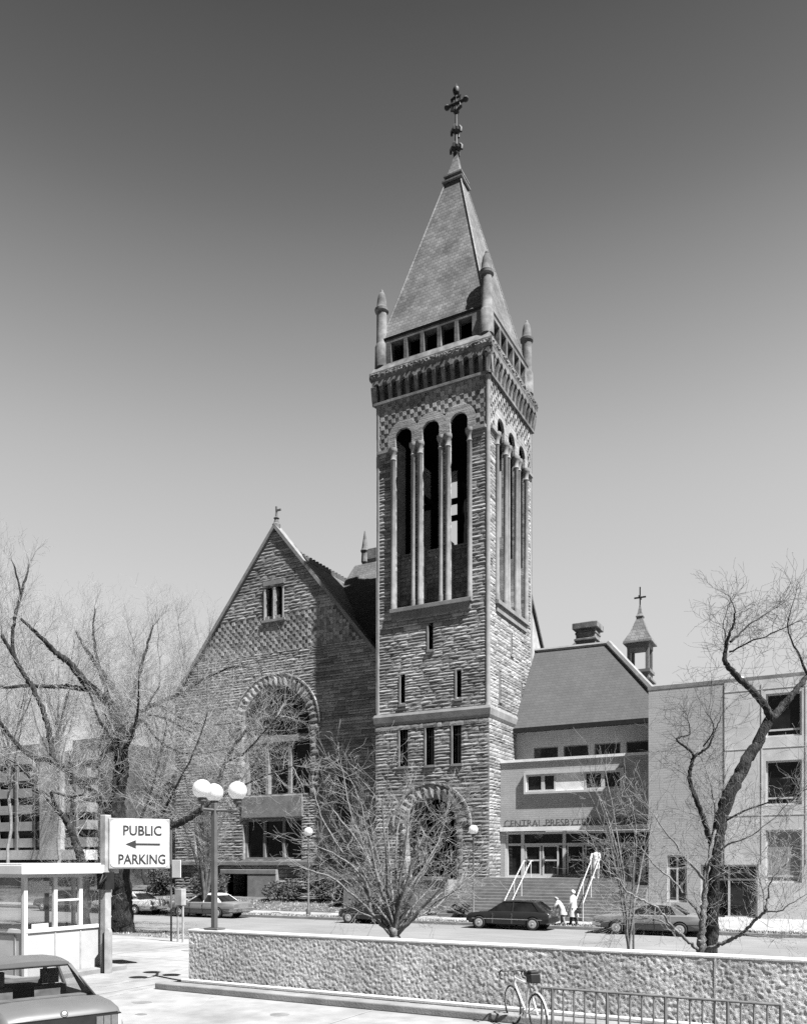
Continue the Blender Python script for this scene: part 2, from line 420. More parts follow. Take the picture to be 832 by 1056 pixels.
mb = MB(); mb.box(-140, 90, 39.9, 40.08, -.3, .15); struct(mb.build('far_kerb', M['curb']))
sheet('far_verge', [(40.08, .13), (41.3, .16)], -140, 90, M['lawn'], 200, 3, .03)
sheet('far_sidewalk', [(41.3, .16), (43.3, .18)], -140, 90, M['walk'], 2, 1)
sheet('church_lawn', [(43.3, .17), (46.4, .75), (49.3, .85), (60, .9), (120, .9)], -140, -20.4, M['lawn'], 160, 4, .05)
sheet('hall_forecourt', [(43.3, .17), (45.8, .5)], -9.2, 60, M['walk'], 2, 1)
# expansion joints and drive
jm = mat('joint_line', .2, .9)
mb = MB()
for y in (5.5, 10, 18.2): mb.box(-60, 30, y, y+.03, .452, .4545)
for x in (-20, -14.2, -8, -2): mb.box(x, x+.03, -2, 22, .4555, .4575)
struct(mb.build('lot_joint_lines', jm))
mb = MB()
for x in range(-70, 40, 2): mb.box(x, x+.025, 41.3, 43.3, .172, .186)
struct(mb.build('sidewalk_joint_lines', jm))
# wandering cracks in the lot paving
mb = MB()
for (x, y, a, n) in ((-9, 11, .3, 16), (-14, 17, -.4, 14), (-11.5, 9.3, 2.6, 9), (-16.5, 12.5, 1.1, 10)):
    p = Vector((x, y)); prev = None
    for i in range(n):
        d = Vector((math.cos(a), math.sin(a))); nrm = Vector((-d.y, d.x))*.016*R.uniform(.5, 1.4)
        cur = (p+nrm, p-nrm)
        if prev: mb.face([(*prev[0], .4535), (*prev[1], .4535), (*cur[1], .4535), (*cur[0], .4535)])
        prev = cur; p = p+d*.4; a += R.uniform(-.5, .5)
struct(mb.build('lot_cracks', jm, fix=False))
mb = MB()
for (x, y, r_s) in ((-10.4, 10.2, .3), (-12.6, 12.4, .22), (-7.2, 11.2, .35), (-13.8, 10.6, .18), (-9.3, 12.6, .2), (-15.2, 19.2, .4), (-18.6, 20.4, .3), (-11.6, 11.4, .12), (-8.3, 9.6, .16)):
    mb.face([(x+r_s*(1+.3*noise.noise(Vector((k*.9, x, y))))*math.cos(k*math.pi/9), y+r_s*.8*(1+.3*noise.noise(Vector((k*.9, y, x))))*math.sin(k*math.pi/9), .4525) for k in range(18)])
struct(mb.build('oil_stains', mat('oil_stain', .12, .7, .3, 3), fix=False))
mb = MB()
for off in (0, 1.45):
    rows = []
    for k in range(30):
        t = k/29; x = -13.5-off*.8-3.2*t*t; y = 8+off*.4+15*t; rows.append([(x-.1, y, .4516), (x+.1, y, .4516)])
    mb.grid(rows)
struct(mb.build('tyre_marks', mat('tyre_mark', .165, .85, .25, 3), fix=False))

# ================================================================== CHURCH
church = thing('church', 'rough stone church with tall spired bell tower and steep gabled front', 'church', (-30, 50, .6))
TX0, TX1, TY0, TY1 = -26.72, -18.8, 46.6, 54.5
TC = (TX0+TX1)/2; TCY = (TY0+TY1)/2
Pf, Pe = front(TY0), east(TX1)
mb = MB()
DX, DZ, DR = -22.7, 5.6, 1.75
slits = [(-24.93, -24.37, 9.47, 11.76), (-23.06, -22.5, 9.45, 11.78), (-21.22, -20.66, 9.43, 11.8)]
s_up = [(-22.91, -22.61, 16.7, 18.3), (-24.9, -24.6, 13.45, 15.27), (-20.98, -20.68, 13.45, 15.25)]
# base storey
stone_wall(mb, Pf, TX0, TX1, .3, 11.78, [rect_op(a, b, c, d) for a, b, c, d in slits]+[arch_op(DX, DR+.3, 0, DZ)], bulge=.038)
ring(mb, Pf, DX, DZ, DR, DR+.85, 15, base=.06, reveal=1.3)
ring(mb, Pf, DX, DZ, DR+.85, DR+1.02, 22, base=.12, bulge=.02, reveal=.0)
for sgn in (-1, 1):
    z = .4
    while z < DZ-.1:
        a, b = sorted((DX+sgn*DR, DX+sgn*(DR+.42))); rblock(mb, Pf, a, b, z, z+.42, .05, .06, back=-1.0); z += .42
stone_wall(mb, Pe, TY0, TY1, .3, 12.1, [], bulge=.04)
# lintels over the three slits
lx_ = [TX0, TX0+.75, slits[0][0]-.22, slits[0][1]+.22, slits[1][0]-.5, slits[1][0]-.2, slits[1][1]+.2, slits[1][1]+.55, slits[2][0]-.22, slits[2][1]+.22, TX1-.7, TX1]
for a, b in zip(lx_, lx_[1:]): rblock(mb, Pf, a, b, 11.78, 12.1, .035, .02)
# shaft between string course and belfry
UI = .06
Pf2, Pe2 = front(TY0+UI), east(TX1-UI)
BO = [TC-1.93, TC, TC+1.93]; BR = .59; BZ0, BZS = 19.55, 30.52
bop = [arch_op(c, BR, BZ0, BZS) for c in BO]
stone_wall(mb, Pf2, TX0+.1, TX1-.1, 12.8, 29.9, [rect_op(*q) for q in s_up]+bop, bulge=.036, reveal=.6, thin=23.1)
EO = [TCY-1.93, TCY, TCY+1.93]
eop = [arch_op(c, BR, BZ0, BZS) for c in EO]
e_sl = [(50.45, 50.75, 16.8, 18.3), (48.4, 48.7, 13.45, 15.25), (52.4, 52.7, 13.45, 15.25)]
stone_wall(mb, Pe2, TY0+.1, TY1-.1, 12.8, 29.9, [rect_op(*q) for q in e_sl]+eop, bulge=.035, reveal=.6, thin=23.1)
# diaper zone round the arch heads: small squares standing alternately proud
def diaper(P, c0, c1, z0, z1, cs, arch, rr, size=.31, step=True):
    nx = int(round((c1-c0)/size)); nz = int(round((z1-z0)/size)); sx = (c1-c0)/nx; sz = (z1-z0)/nz
    for j in range(nz):
        for i in range(nx):
            u, z = c0+i*sx, z0+j*sz; um, zm = u+sx/2, z+sz/2
            if any((abs(um-c) < rr and zm < arch) or (um-c)**2+(zm-arch)**2 < rr*rr for c in cs): continue
            d = .02 if (i+j) % 2 == 0 else -.045
            pbox(mb, P, u+.003, u+sx-.003, z+.003, z+sz-.003, -.2, d+R.uniform(-.012, .012))
diaper(Pf2, TX0+.1, TX1-.1, 29.9, 33.0, BO, BZS, 1.1, .27)
diaper(Pe2, TY0+.1, TY1-.1, 29.9, 33.0, EO, BZS, 1.1, .27)
for P, cs in ((Pf2, BO), (Pe2, EO)):                     # smooth band that follows the three arch heads
    z = 29.9
    while z < BZS+1.12:
        zm = z+.02; out = []; inn = []
        for c in cs:
            for rr_, L_ in ((1.12, out), (BR, inn)):
                if zm < BZS: L_.append((c-rr_, c+rr_))
                elif zm < BZS+rr_: w_ = math.sqrt(rr_*rr_-(zm-BZS)**2); L_.append((c-w_, c+w_))
        pts_ = sorted({q for ab in out+inn for q in ab})
        for a, b in zip(pts_, pts_[1:]):
            m_ = (a+b)/2
            if any(p[0] < m_ < p[1] for p in out) and not any(p[0] < m_ < p[1] for p in inn):
                pbox(mb, P, a, b, z, z+.0399, -.16, .035)
        z += .04
# back and left faces of the shaft, floor and roof of the belfry
Pb = lambda u, z, d: (u, TY1-.06+d, z)
Pl = lambda u, z, d: (TX0+.06-d, u, z)
bk = [(c-BR, c+BR, 23.1, 30.8) for c in BO]; lk = [(c-BR, c+BR, 23.1, 30.8) for c in EO]
flat_wall(mb, Pb, TX0, TX1, .3, 36.9, bk, .75); flat_wall(mb, Pl, TY0, TY1, .3, 36.9, lk, .75)
for (x0, x1, y0, y1) in ((TX0+.8, TX1-.8, TY1-.8, TY1-.79), ):
    pass
for c0, c1, P2, ops in ((TX0+.8, TX1-.8, lambda u, z, d: (u, TY1-.82+d, z), bk), (TY0+.8, TY1-.8, lambda u, z, d: (TX0+.82-d, u, z), lk)):
    flat_wall(mb, P2, c0, c1, 18, 33, ops, .0)
mb.box(TX0+.2, TX1-.2, TY0+.2, TY1-.2, 19.0, 19.3); mb.box(TX0+.2, TX1-.2, TY0+.2, TY1-.2, 32.6, 32.9)
tower = mb.build('tower', [M['stone'], M['mortar']], church, fix=False)
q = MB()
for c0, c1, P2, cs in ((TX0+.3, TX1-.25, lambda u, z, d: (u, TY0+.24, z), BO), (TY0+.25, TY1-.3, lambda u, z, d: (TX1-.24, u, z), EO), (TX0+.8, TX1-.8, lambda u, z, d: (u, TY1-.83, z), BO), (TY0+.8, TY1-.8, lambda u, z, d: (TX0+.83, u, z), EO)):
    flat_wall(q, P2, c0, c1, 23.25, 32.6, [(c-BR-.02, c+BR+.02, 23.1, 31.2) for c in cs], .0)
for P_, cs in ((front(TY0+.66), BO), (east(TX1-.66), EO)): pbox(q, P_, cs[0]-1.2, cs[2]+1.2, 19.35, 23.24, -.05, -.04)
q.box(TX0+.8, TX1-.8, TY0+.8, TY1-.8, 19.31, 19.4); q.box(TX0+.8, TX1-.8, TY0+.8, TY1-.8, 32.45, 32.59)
q.build('belfry_shade_lining', M['void'], tower, fix=False)  # near-black sheets added to stand in for deep shade inside the belfry
# infill walls low in the belfry openings
for P, cs in ((front(TY0+.62), BO), (east(TX1-.62), EO)):
    for c in cs:
        q = MB(); stone_wall(q, P, c-BR-.02, c+BR+.02, BZ0-.2, 23.1, lens=(.4, .7), rowh=(.26, .34), bulge=.06)
        pbox(q, P, c-BR, c+BR, 23.1, 23.2, -.3, .05); q.build('opening_infill', [M['weath'], M['mortar']], tower, fix=False)
# bell frame posts inside
q = MB()
for x in (-24.6, -21.6):
    for y in (49, 52): q.box(x-.16, x+.16, y-.16, y+.16, 19.3, 27.5)
    q.box(x-.14, x+.14, 48.6, 52.4, 27.5, 27.8)
for y in (49.3, 51.7): q.box(-24.9, -21.3, y-.14, y+.14, 26.8, 27.1)
q.build('bell_frame', M['void'], tower)
# string course, sills
q = MB()
prof = [(12.12, 0), (12.3, .09), (12.68, .13), (12.86, .06), (12.88, -.1)]
def band(q, prof, x0, x1, y0, y1):
    rows = []
    for z, d in prof: rows.append([(x0-d, y0-d, z), (x1+d, y0-d, z), (x1+d, y1+d, z), (x0-d, y1+d, z)])
    q.grid(rows, close=True)
band(q, prof, TX0, TX1, TY0, TY1); q.build('string_course', M['trim'], tower, fix=False)
for P, c in ((Pf2, TC), (Pe2, TCY)):
    q = MB(); pbox(q, P, c-2.85, c+2.85, 19.3, 19.56, -.7, .26); pbox(q, P, c-2.75, c+2.75, 18.85, 19.3, -.1, .12)
    bevel(q.build('belfry_sill', M['trim'], tower), .02)
# colonnettes with caps and bases
for P, cs in ((Pf2, BO), (Pe2, EO)):
    us = []
    for i, c in enumerate(cs):
        us += [c-BR-.15, c+BR+.15]
    for u in us:
        q = MB(); x, y, _ = P(u, 0, .05); k = -.06
        q.lathe([(.2, 19.56), (.2, 19.75), (.19, 19.85), (.2, 19.95), (.165, 20.05), (.155, 29.1), (.2, 29.16), (.16, 29.25), (.18, 29.5), (.26, 29.68), (.28, 29.72), (.28, 29.9)], (x, y, 0), 10)
        q.build('column', M['trim'], tower, smooth=50)
for P, c, m2 in ((Pf2, TC, 0), (Pe2, TCY, 0)):
    for u0, u1 in ((c-3.75, c-2.52), (c-1.34, c-.59), (c+.59, c+1.34), (c+2.52, c+3.75)):
        q = MB(); pbox(q, P, u0, u1, 29.72, 29.9, -.2, .2); q.build('impost', M['trim'], tower)
# corner shafts
for x, y in ((TX0+.16, TY0+.16), (TX1-.16, TY0+.16), (TX1-.16, TY1-.16)):
    q = MB(); q.lathe([(.22, 12.85), (.16, 13.1), (.16, 32.8), (.22, 33.1)], (x, y, 0), 12); q.build('corner_shaft', M['trim'], tower, smooth=50)
# slit windows
for P, lst in ((Pf, slits), (Pf2, s_up), (Pe2, e_sl)):
    for a, b, c, d in lst:
        q = MB(); pbox(q, P, a, b, c, d, -.45, -.4); o = q.build('slit_window', M['dglass'], tower)
        q = MB(); pbox(q, P, a-.1, a-.0, c-.05, d, -.35, .05); pbox(q, P, a-.12, b+.12, c-.16, c-.02, -.3, .1)
        if P is Pf: pbox(q, P, a, b, d-.55, d-.48, -.44, -.36)
        q.build('slit_surround', M['trim'], tower)
# portal doors in the base arch
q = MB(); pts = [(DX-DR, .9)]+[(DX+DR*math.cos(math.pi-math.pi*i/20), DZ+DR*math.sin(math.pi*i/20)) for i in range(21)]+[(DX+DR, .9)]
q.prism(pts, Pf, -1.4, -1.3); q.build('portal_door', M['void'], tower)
q = MB()
for x in (DX-1.1, DX, DX+1.1): pbox(q, Pf, x-.06, x+.06, 2.4, 6.6, -1.3, -1.2)
pbox(q, Pf, DX-DR, DX+DR, 5.4, 5.6, -1.3, -1.18); q.build('portal_frame', M['rail'], tower)
# corbel table
q = MB()
def side4(P): return P
for P, c0, c1 in ((front(TY0), TX0-.12, TX1+.12), (east(TX1), TY0-.12, TY1+.12)):
    n = 13; s = (c1-c0)/n
    pbox(q, P, c0, c1, 32.95, 33.12, -.2, .1)
    for i in range(n):
        a = c0+i*s
        # corbel between two little arches
        for u in ((a,) if i else ())+(() if i < n-1 else ()):
            q.prism([(u-.12, 33.12), (u+.12, 33.12), (u+.13, 34.2), (u-.13, 34.2)], P, -.2, .06)
            q.prism([(33.12, .06), (33.5, .1), (33.9, .22), (34.2, .26), (34.2, .0), (33.12, .0)], lambda z, d, k, u=u: P(u+k, z, d), -.12, .12)
        m = 8; r = s/2-.12
        arc = [(a+s/2+r*math.cos(math.pi*k/m), 34.05+r*math.sin(math.pi*k/m)) for k in range(m+1)]
        poly = [(a+s-.0, 34.05)]+[(a+s, 34.5), (a, 34.5), (a, 34.05)]+arc[::-1]
        q.prism(poly, P, -.1, .26)
    for u in (c0+.1, c1-.1): q.prism([(33.0, .02), (33.35, .12), (33.8, .2), (34.1, .24), (34.1, -.1), (33.0, -.1)], lambda z, d, k, u=u: P(u+k, z, d), -.2, .2)
flat_wall(q, front(TY0+.35), TX0, TX1, 33, 34.6); flat_wall(q, east(TX1-.35), TY0, TY1, 33, 34.6)
q.build('corbel_table', M['weath'], tower)
q = MB(); n0 = len(q.v)
band(q, [(34.5, -.3), (34.5, .27), (34.62, .3), (35.0, .3), (35.04, .24), (35.5, .0), (35.54, -.5)], TX0, TX1, TY0, TY1)
q.build('cornice', M['weath'], tower, fix=False)
# carved band: small irregular studs
q = MB()
for P, c0, c1 in ((front(TY0-.295), TX0-.2, TX1+.2), (east(TX1+.295), TY0-.2, TY1+.2)):
    n_ = int((c1-c0)/.09)
    q.grid([[P(c0+(c1-c0)*k/n_, z_, (-.01 if e_ else (R.uniform(.02, .08) if R.random() < .6 else -.005))) for k in range(n_+1)] for z_, e_ in ((34.64, 1), (34.7, 0), (34.78, 0), (34.86, 0), (34.94, 1))])
q.build('carved_band', M['weath'], tower, fix=False)
# open gallery under the spire
g = MB()
GX0, GX1, GY0, GY1 = TX0+.12, TX1-.12, TY0+.12, TY1-.12
for P, c0, c1 in ((front(GY0), GX0, GX1), (east(GX1), GY0, GY1), (lambda u, z, d: (u, GY1+d, z), GX0, GX1), (lambda u, z, d: (GX0-d, u, z), GY0, GY1)):
    ops = [(c0+.95+i*1.185, c0+.95+i*1.185+.93, 35.6, 36.88) for i in range(5)]
    flat_wall(g, P, c0, c1, 35.52, 37.26, ops, .5)
    flat_wall(g, lambda u, z, d, P=P: P(u, z, d-.5), c0+.5, c1-.5, 35.52, 37.26, ops, .0)
g.build('gallery', M['weath'], tower, fix=False)
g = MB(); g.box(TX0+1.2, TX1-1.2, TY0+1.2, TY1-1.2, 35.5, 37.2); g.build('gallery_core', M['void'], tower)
# corner pinnacles
for x, y in ((TX0+.3, TY0+.3), (TX1-.3, TY0+.3), (TX1-.3, TY1-.3), (TX0+.3, TY1-.3)):
    q = MB(); q.lathe([(.46, 35.5), (.44, 36.9), (.38, 37.0), (.35, 37.1), (.34, 39.1), (.45, 39.18), (.47, 39.34), (.38, 39.42), (.33, 39.5), (.3, 39.9), (.23, 40.25), (.15, 40.42), (.1, 40.46), (.09, 40.58), (.04, 40.64)], (x, y, 0), 12)
    q.build('pinnacle', M['weath'], tower, smooth=45)
# spire
q = MB(); z0, z1 = 37.28, 48.6; hb, ht = 3.66, .56
rows = []
for i in range(9):
    t = i/8; h = hb+(ht-hb)*t; z = z0+(z1-z0)*t
    if i == 0: h += .12
    rows.append([(TC+h*a, TCY+h*b, z) for a, b in ((-1,-1),(1,-1),(1,1),(-1,1))])
q.grid(rows, close=True); q.face(rows[0][::-1])
spire = q.build('spire', M['slate'], church, fix=False)
q = MB(); band(q, [(37.1, -.4), (37.1, .08), (37.26, .12), (37.31, -.3)], TC-hb-.1, TC+hb+.1, TCY-hb-.1, TCY+hb+.1); q.build('eave', M['iron'], spire, fix=False)
q = MB()
for a, b in ((-1,-1),(1,-1),(1,1),(-1,1)): q.tube([(TC+hb*a, TCY+hb*b, z0+.05), (TC+ht*a, TCY+ht*b, z1)], .07, 6)
q.build('hip_roll', M['slate'], spire)
q = MB()
for z, h in ((48.55, .64), (48.95, .56)): band(q, [(z, .0), (z+.05, .1), (z+.14, .1), (z+.18, 0)], TC-h, TC+h, TCY-h, TCY+h)
rows = [[(TC+h*a, TCY+h*b, z) for a, b in ((-1,-1),(1,-1),(1,1),(-1,1))] for z, h in ((48.6, .62), (49.1, .5), (50.0, .24), (50.75, .12))]
q.grid(rows, close=True); q.build('collar', M['slate'], spire, fix=False)
q = MB()
q.lathe([(.16, 50.6), (.24, 50.8), (.14, 50.9), (.1, 51.0), (.3, 51.1), (.34, 51.22), (.12, 51.35), (.09, 52.2), (.26, 52.3), (.3, 52.44), (.09, 52.6), (.075, 53.5), (.2, 53.6), (.085, 53.7), (.08, 54.9)], (TC, TCY, 0), 10)
for s in (-1, 1):
    q.tube([(TC, TCY, 54.2), (TC+s*.62, TCY, 54.2)], .11, 6)
    q.lathe([(.02, -.18), (.16, -.1), (.2, 0), (.16, .1), (.02, .18)], (TC+s*.68, TCY, 54.2), 8)
    q.tube([(TC+s*.08, TCY, 53.75), (TC+s*.34, TCY, 53.85), (TC+s*.26, TCY, 54.2)], .1, 5); q.tube([(TC+s*.26, TCY, 54.2), (TC+s*.34, TCY, 54.55), (TC+s*.08, TCY, 54.62)], .1, 5)
    for z_, k_ in ((51.25, 1.), (52.45, .85)):
        for ax, ay in ((1, 0), (0, 1)):
            q.tube([(TC, TCY, z_), (TC+s*ax*.3*k_, TCY+s*ay*.3*k_, z_+.12), (TC+s*ax*.42*k_, TCY+s*ay*.42*k_, z_-.05), (TC+s*ax*.4*k_, TCY+s*ay*.4*k_, z_-.28)], .09, 5)
q.lathe([(.02, 54.8), (.2, 54.88), (.25, 55.05), (.2, 55.2), (.04, 55.27), (.03, 55.5)], (TC, TCY, 0), 10)
q.build('finial_cross', M['iron'], spire, smooth=40)

# ---- gabled front
FY = 48.4; FK = FY/49.; GX = -36.55; GZ = 27.75; SL = 1.205
Pg = lambda u, z, d: (u*FK, FY-d, 3.3+(z-3.3)*FK)
GXR = GX*FK; GZR = 3.3+(GZ-3.3)*FK-.95
AC, AR, AZ = -36.5, 3.05, 13.2
mb = MB()
lims = lambda z: (max(-46.25, GX-(GZ-z)/SL), min(-26.4, GX+(GZ-z)/SL))
win_lo = (-39.5, -34.2, 3.5, 6.55)
ops = [arch_op(AC, AR+.3, 8.2, AZ), rect_op(*win_lo), rect_op(-40.95, -38.84, .2, 2.42), rect_op(-44.2, -43.0, 3.6, 7.2)]
lan = [(-37.42, -36.82, 21.15, 23.3), (-36.5, -35.9, 21.15, 23.3)]
ops += [arch_op((a+b)/2, (b-a)/2, c, d) for a, b, c, d in lan]
stone_wall(mb, Pg, -46.25, -26.4, .3, 18.75, ops, lims, bulge=.038, lens=(.5, 1.5))
stone_wall(mb, Pg, -46.25, -26.4, 21.4, 27.5, ops, lims, bulge=.038, lens=(.5, 1.4))
nx = 54
for j in range(10):
    for i in range(nx):
        z = 18.75+j*.265; u = -43.2+i*.265
        lo, hi = lims(z+.16)
        if u < lo+.1 or u+.265 > hi-.1: continue
        pbox(mb, Pg, u+.003, u+.262, z+.003, z+.262, -.2, (.02 if (i+j) % 2 else -.02)+R.uniform(-.012, .012))
mb.face([Pg(-43.5, 18.7, -.19), Pg(-29.3, 18.7, -.19), Pg(-31.5, 21.4, -.19), Pg(-41.6, 21.4, -.19)], 1)
for s in (-1, 1): mb.face([Pg(GX+s*6.6, 18.75, -.03), Pg(GX+s*7.5, 18.75, -.03), Pg(GX+s*5.3, 21.4, -.03), Pg(GX+s*5.0, 21.4, -.03)], 1)
ring(mb, Pg, AC, AZ, AR, AR+.78, 25, base=.08, bulge=.07, reveal=.7)
ring(mb, Pg, AC, AZ, AR+.78, AR+.93, 30, base=.14, bulge=.02, reveal=0)
for sg in (-1, 1):
    z = 8.2
    while z < AZ-.1:
        wd = .5 if R.random() < .5 else .85
        a, b = sorted((AC+sg*AR, AC+sg*(AR+wd))); rblock(mb, Pg, a, b, z, z+.4545, .07, .07, back=-.7); z += .4545
facade = mb.build('gabled_front', [M['stone'], M['mortar']], church, fix=False)
q = MB()
for s in (-1, 1):
    zz = 16.0 if s > 0 else 15.9
    a = (GX+s*.0, GZ); b = (GX+s*(GZ-zz)/SL, zz)
    nrm = Vector((s*SL, 1)).normalized()
    poly = [a, (a[0], a[1]+.36), (b[0]+nrm.x*.26, b[1]+nrm.y*.26), (b[0], b[1])]
    q.prism(poly, Pg, -.6, .16)
q.build('gable_coping', M['trim'], facade)
q = MB(); q.lathe([(.3, 27.5), (.3, 27.8), (.2, 27.9), (.14, 28.15), (.22, 28.25), (.09, 28.35), (.07, 28.7)], (GXR, FY+.15, 0), 8)
q.box(GXR-.05, GXR+.05, FY+.09, FY+.21, 28.6, 29.1); q.box(GXR-.05, GXR+.4, FY+.1, FY+.2, 28.75, 28.87); q.build('finial', M['weath'], facade)
for a, b, c, d in lan:
    q = MB(); cc = (a+b)/2; r = (b-a)/2
    q.prism([(a, c), (b, c)]+[(cc+r*math.cos(math.pi*k/10), d+r*math.sin(math.pi*k/10)) for k in range(11)], Pg, -.5, -.42); q.build('lancet', M['dglass'], facade)
q = MB()
for u in (-37.5, -36.66, -35.82): q.lathe([(.1, 20.85), (.08, 20.95), (.08, 23.0), (.13, 23.15)], (u*FK, FY-.02, 0), 8)
pbox(q, Pg, -37.7, -35.6, 20.95, 21.13, -.4, .14); pbox(q, Pg, -37.62, -35.72, 23.66, 24.0, -.42, .05)
q.build('lancet_surround', M['trim'], facade)
# great arched window
q = MB(); pts = [(AC-AR, 8.2), (AC+AR, 8.2)]+[(AC+AR*math.cos(math.pi*k/24), AZ+AR*math.sin(math.pi*k/24)) for k in range(25)]
q.prism(pts, Pg, -.75, -.68); gw = q.build('arched_window', M['dglass'], facade)
q = MB()
for u in (AC-1.02, AC+1.02): pbox(q, Pg, u-.13, u+.13, 8.2, 12.2, -.68, -.3)
pbox(q, Pg, AC-AR, AC+AR, 12.15, 12.62, -.66, -.22); pbox(q, Pg, AC-AR, AC+AR, 8.2, 8.35, -.66, -.2)
for u in (AC-AR+.12, AC+AR-.12): pbox(q, Pg, u-.12, u+.12, 8.35, 12.15, -.66, -.28)
q.build('mullion', M['trim'], gw)
q = MB()
def hoop(cx, cz, r, a0=0, a1=2*math.pi, t=.07): q.tube([Pg(cx+r*math.cos(a0+(a1-a0)*k/20), cz+r*math.sin(a0+(a1-a0)*k/20), -.58) for k in range(21)], t, 5)
hoop(AC, AZ+1.35, 1.15); hoop(AC, AZ+1.35, .5)
for k in range(6): q.tube([Pg(AC+.5*math.cos(k*math.pi/3), AZ+1.35+.5*math.sin(k*math.pi/3), -.58), Pg(AC+1.15*math.cos(k*math.pi/3), AZ+1.35+1.15*math.sin(k*math.pi/3), -.58)], .05, 5)
for s in (-1, 1): hoop(AC+s*1.95, AZ+.35, .85); hoop(AC+s*1.95, AZ+.35, .3)
q.build('tracery', M['rail'], gw)
q = MB(); pbox(q, Pg, -39.6, -34.1, 6.62, 8.2, -.1, .1); o = q.build('spandrel_panel', M['trim'], facade); bevel(o, .03)
q = MB(); pbox(q, Pg, -47, -31.2, 3.1, 3.42, -.3, .2); bevel(q.build('sill_course', M['trim'], facade), .03)
window(facade, Pg, win_lo[0], win_lo[1], win_lo[2], win_lo[3], -.25, M['trim'], M['dglass'], 3, (), .2, .3)
window(facade, Pg, -44.2, -43.0, 3.6, 7.2, -.2, M['trim'], M['dglass'], 1, (.6,), .16, .25)
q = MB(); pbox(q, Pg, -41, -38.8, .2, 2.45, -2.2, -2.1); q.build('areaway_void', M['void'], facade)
q = MB(); pbox(q, Pg, -41.4, -40.95, .3, 2.75, -2, .35); pbox(q, Pg, -38.84, -36.2, .3, 2.45, -.3, .35); pbox(q, Pg, -41.4, -36.2, 2.45, 2.8, -2, .38)
bevel(q.build('areaway_wall', M['trim'], facade), .03)
# small shaded window beside the tower
q = MB(); pbox(q, Pg, -31.2, -30.1, 6.2, 9.3, -.05, .06); q.build('window', M['dglass'], facade)
# body: side walls, nave roof, transept, low aisle on the left
q = MB()
q.face([(-45.55, FY+.1, .3), (-45.55, 80, .3), (-45.55, 80, 15.8), (-45.55, FY+.1, 15.8)])
q.face([(-26.8, FY+.1, .3), (-26.8, 80, .3), (-26.8, 80, 15.9), (-26.8, FY+.1, 15.9)])
q.face([(-45.55, 80, .3), (-26.8, 80, .3), (-26.8, 80, 15.9), (GXR, 80, GZR-.2), (-45.55, 80, 15.8)])
q.build('side_wall', M['weath'], church, fix=False)
q = MB()
for s in (-1, 1):
    xe = GXR+s*9.6
    q.prism([(GXR, GZR), (xe, GZR-9.6*SL), (xe, GZR-.3-9.6*SL), (GXR, GZR-.32)], front(0), -FY-.3, -80.2)
roof = q.build('nave_roof', M['rooftile'], church)
q = MB()
y = FY+.6
while y < 79.5:
    q.box(GXR-.16, GXR+.16, y, y+.44, GZR-.17, GZR+.12); q.box(GXR-.1, GXR+.1, y+.12, y+.32, GZR+.12, GZR+.28); y += .46
q.build('ridge_tile', M['rooftile'], roof)
# transept behind the tower, its gable facing east
TXX = -21.4
q = MB(); yc, zc, hw = 58.3, 27.4, 7.0; sl2 = 1.16
q.prism([(yc-hw, .4), (yc+hw, .4), (yc+hw, zc-hw*sl2), (yc, zc), (yc-hw, zc-hw*sl2)], lambda u, z, d: (TXX-d, u, z), .0, 14)
q.build('transept_wall', M['stone'], church)
q = MB()
for s in (-1, 1): q.prism([(yc, zc+.05), (yc, zc+.4), (yc+s*(hw+.3), zc-hw*sl2+.05), (yc+s*(hw+.3), zc-hw*sl2-.3)], lambda u, z, d: (TXX-d, u, z), -.2, 14)
q.build('transept_roof', M['rooftile'], church)
q = MB(); q.box(-50.5, -46.3, 51, 66, .3, 8.2)
aisle = q.build('aisle_wall', M['weath'], church)
q = MB(); q.prism([(-50.9, 8.1), (-46.2, 11.5), (-46.2, 11.8), (-50.9, 8.4)], front(0), -50.7, -66.3); q.build('aisle_roof', M['rooftile'], aisle)
for u in (-49.6, -48.3): window(aisle, front(51), u, u+.8, 4, 7, .05, M['trim'], M['dglass'], 1, (.55,), .1, .1)
# ridge turret (open lantern) on the nave roof
q = MB(); cx, cy = GXR, 64.9; hs = 1.6
q.box(cx-hs, cx+hs, cy-hs, cy+hs, 24.2, 27.9); q.box(cx-hs-.15, cx+hs+.15, cy-hs-.15, cy+hs+.15, 27.9, 28.2)
tur = q.build('ridge_turret', M['weath'], church)
for a in (-1, 1):
    for b in (-1, 1):
        q = MB(); q.lathe([(.3, 28.2), (.24, 28.4), (.22, 29.9), (.34, 30.1), (.3, 30.9), (.42, 31.1), (.3, 31.3), (.05, 32.9)], (cx+a*(hs-.2), cy+b*(hs-.2), 0), 8); q.build('turret_post', M['weath'], tur)
q = MB(); q.box(cx-hs+.1, cx+hs-.1, cy-hs+.1, cy+hs-.1, 30.3, 31.2)
q.grid([[(cx+h*a, cy+h*b, z) for a, b in ((-1,-1),(1,-1),(1,1),(-1,1))] for z, h in ((31.2, .8), (32.5, .05))], close=True); q.build('turret_roof', M['weath'], tur)

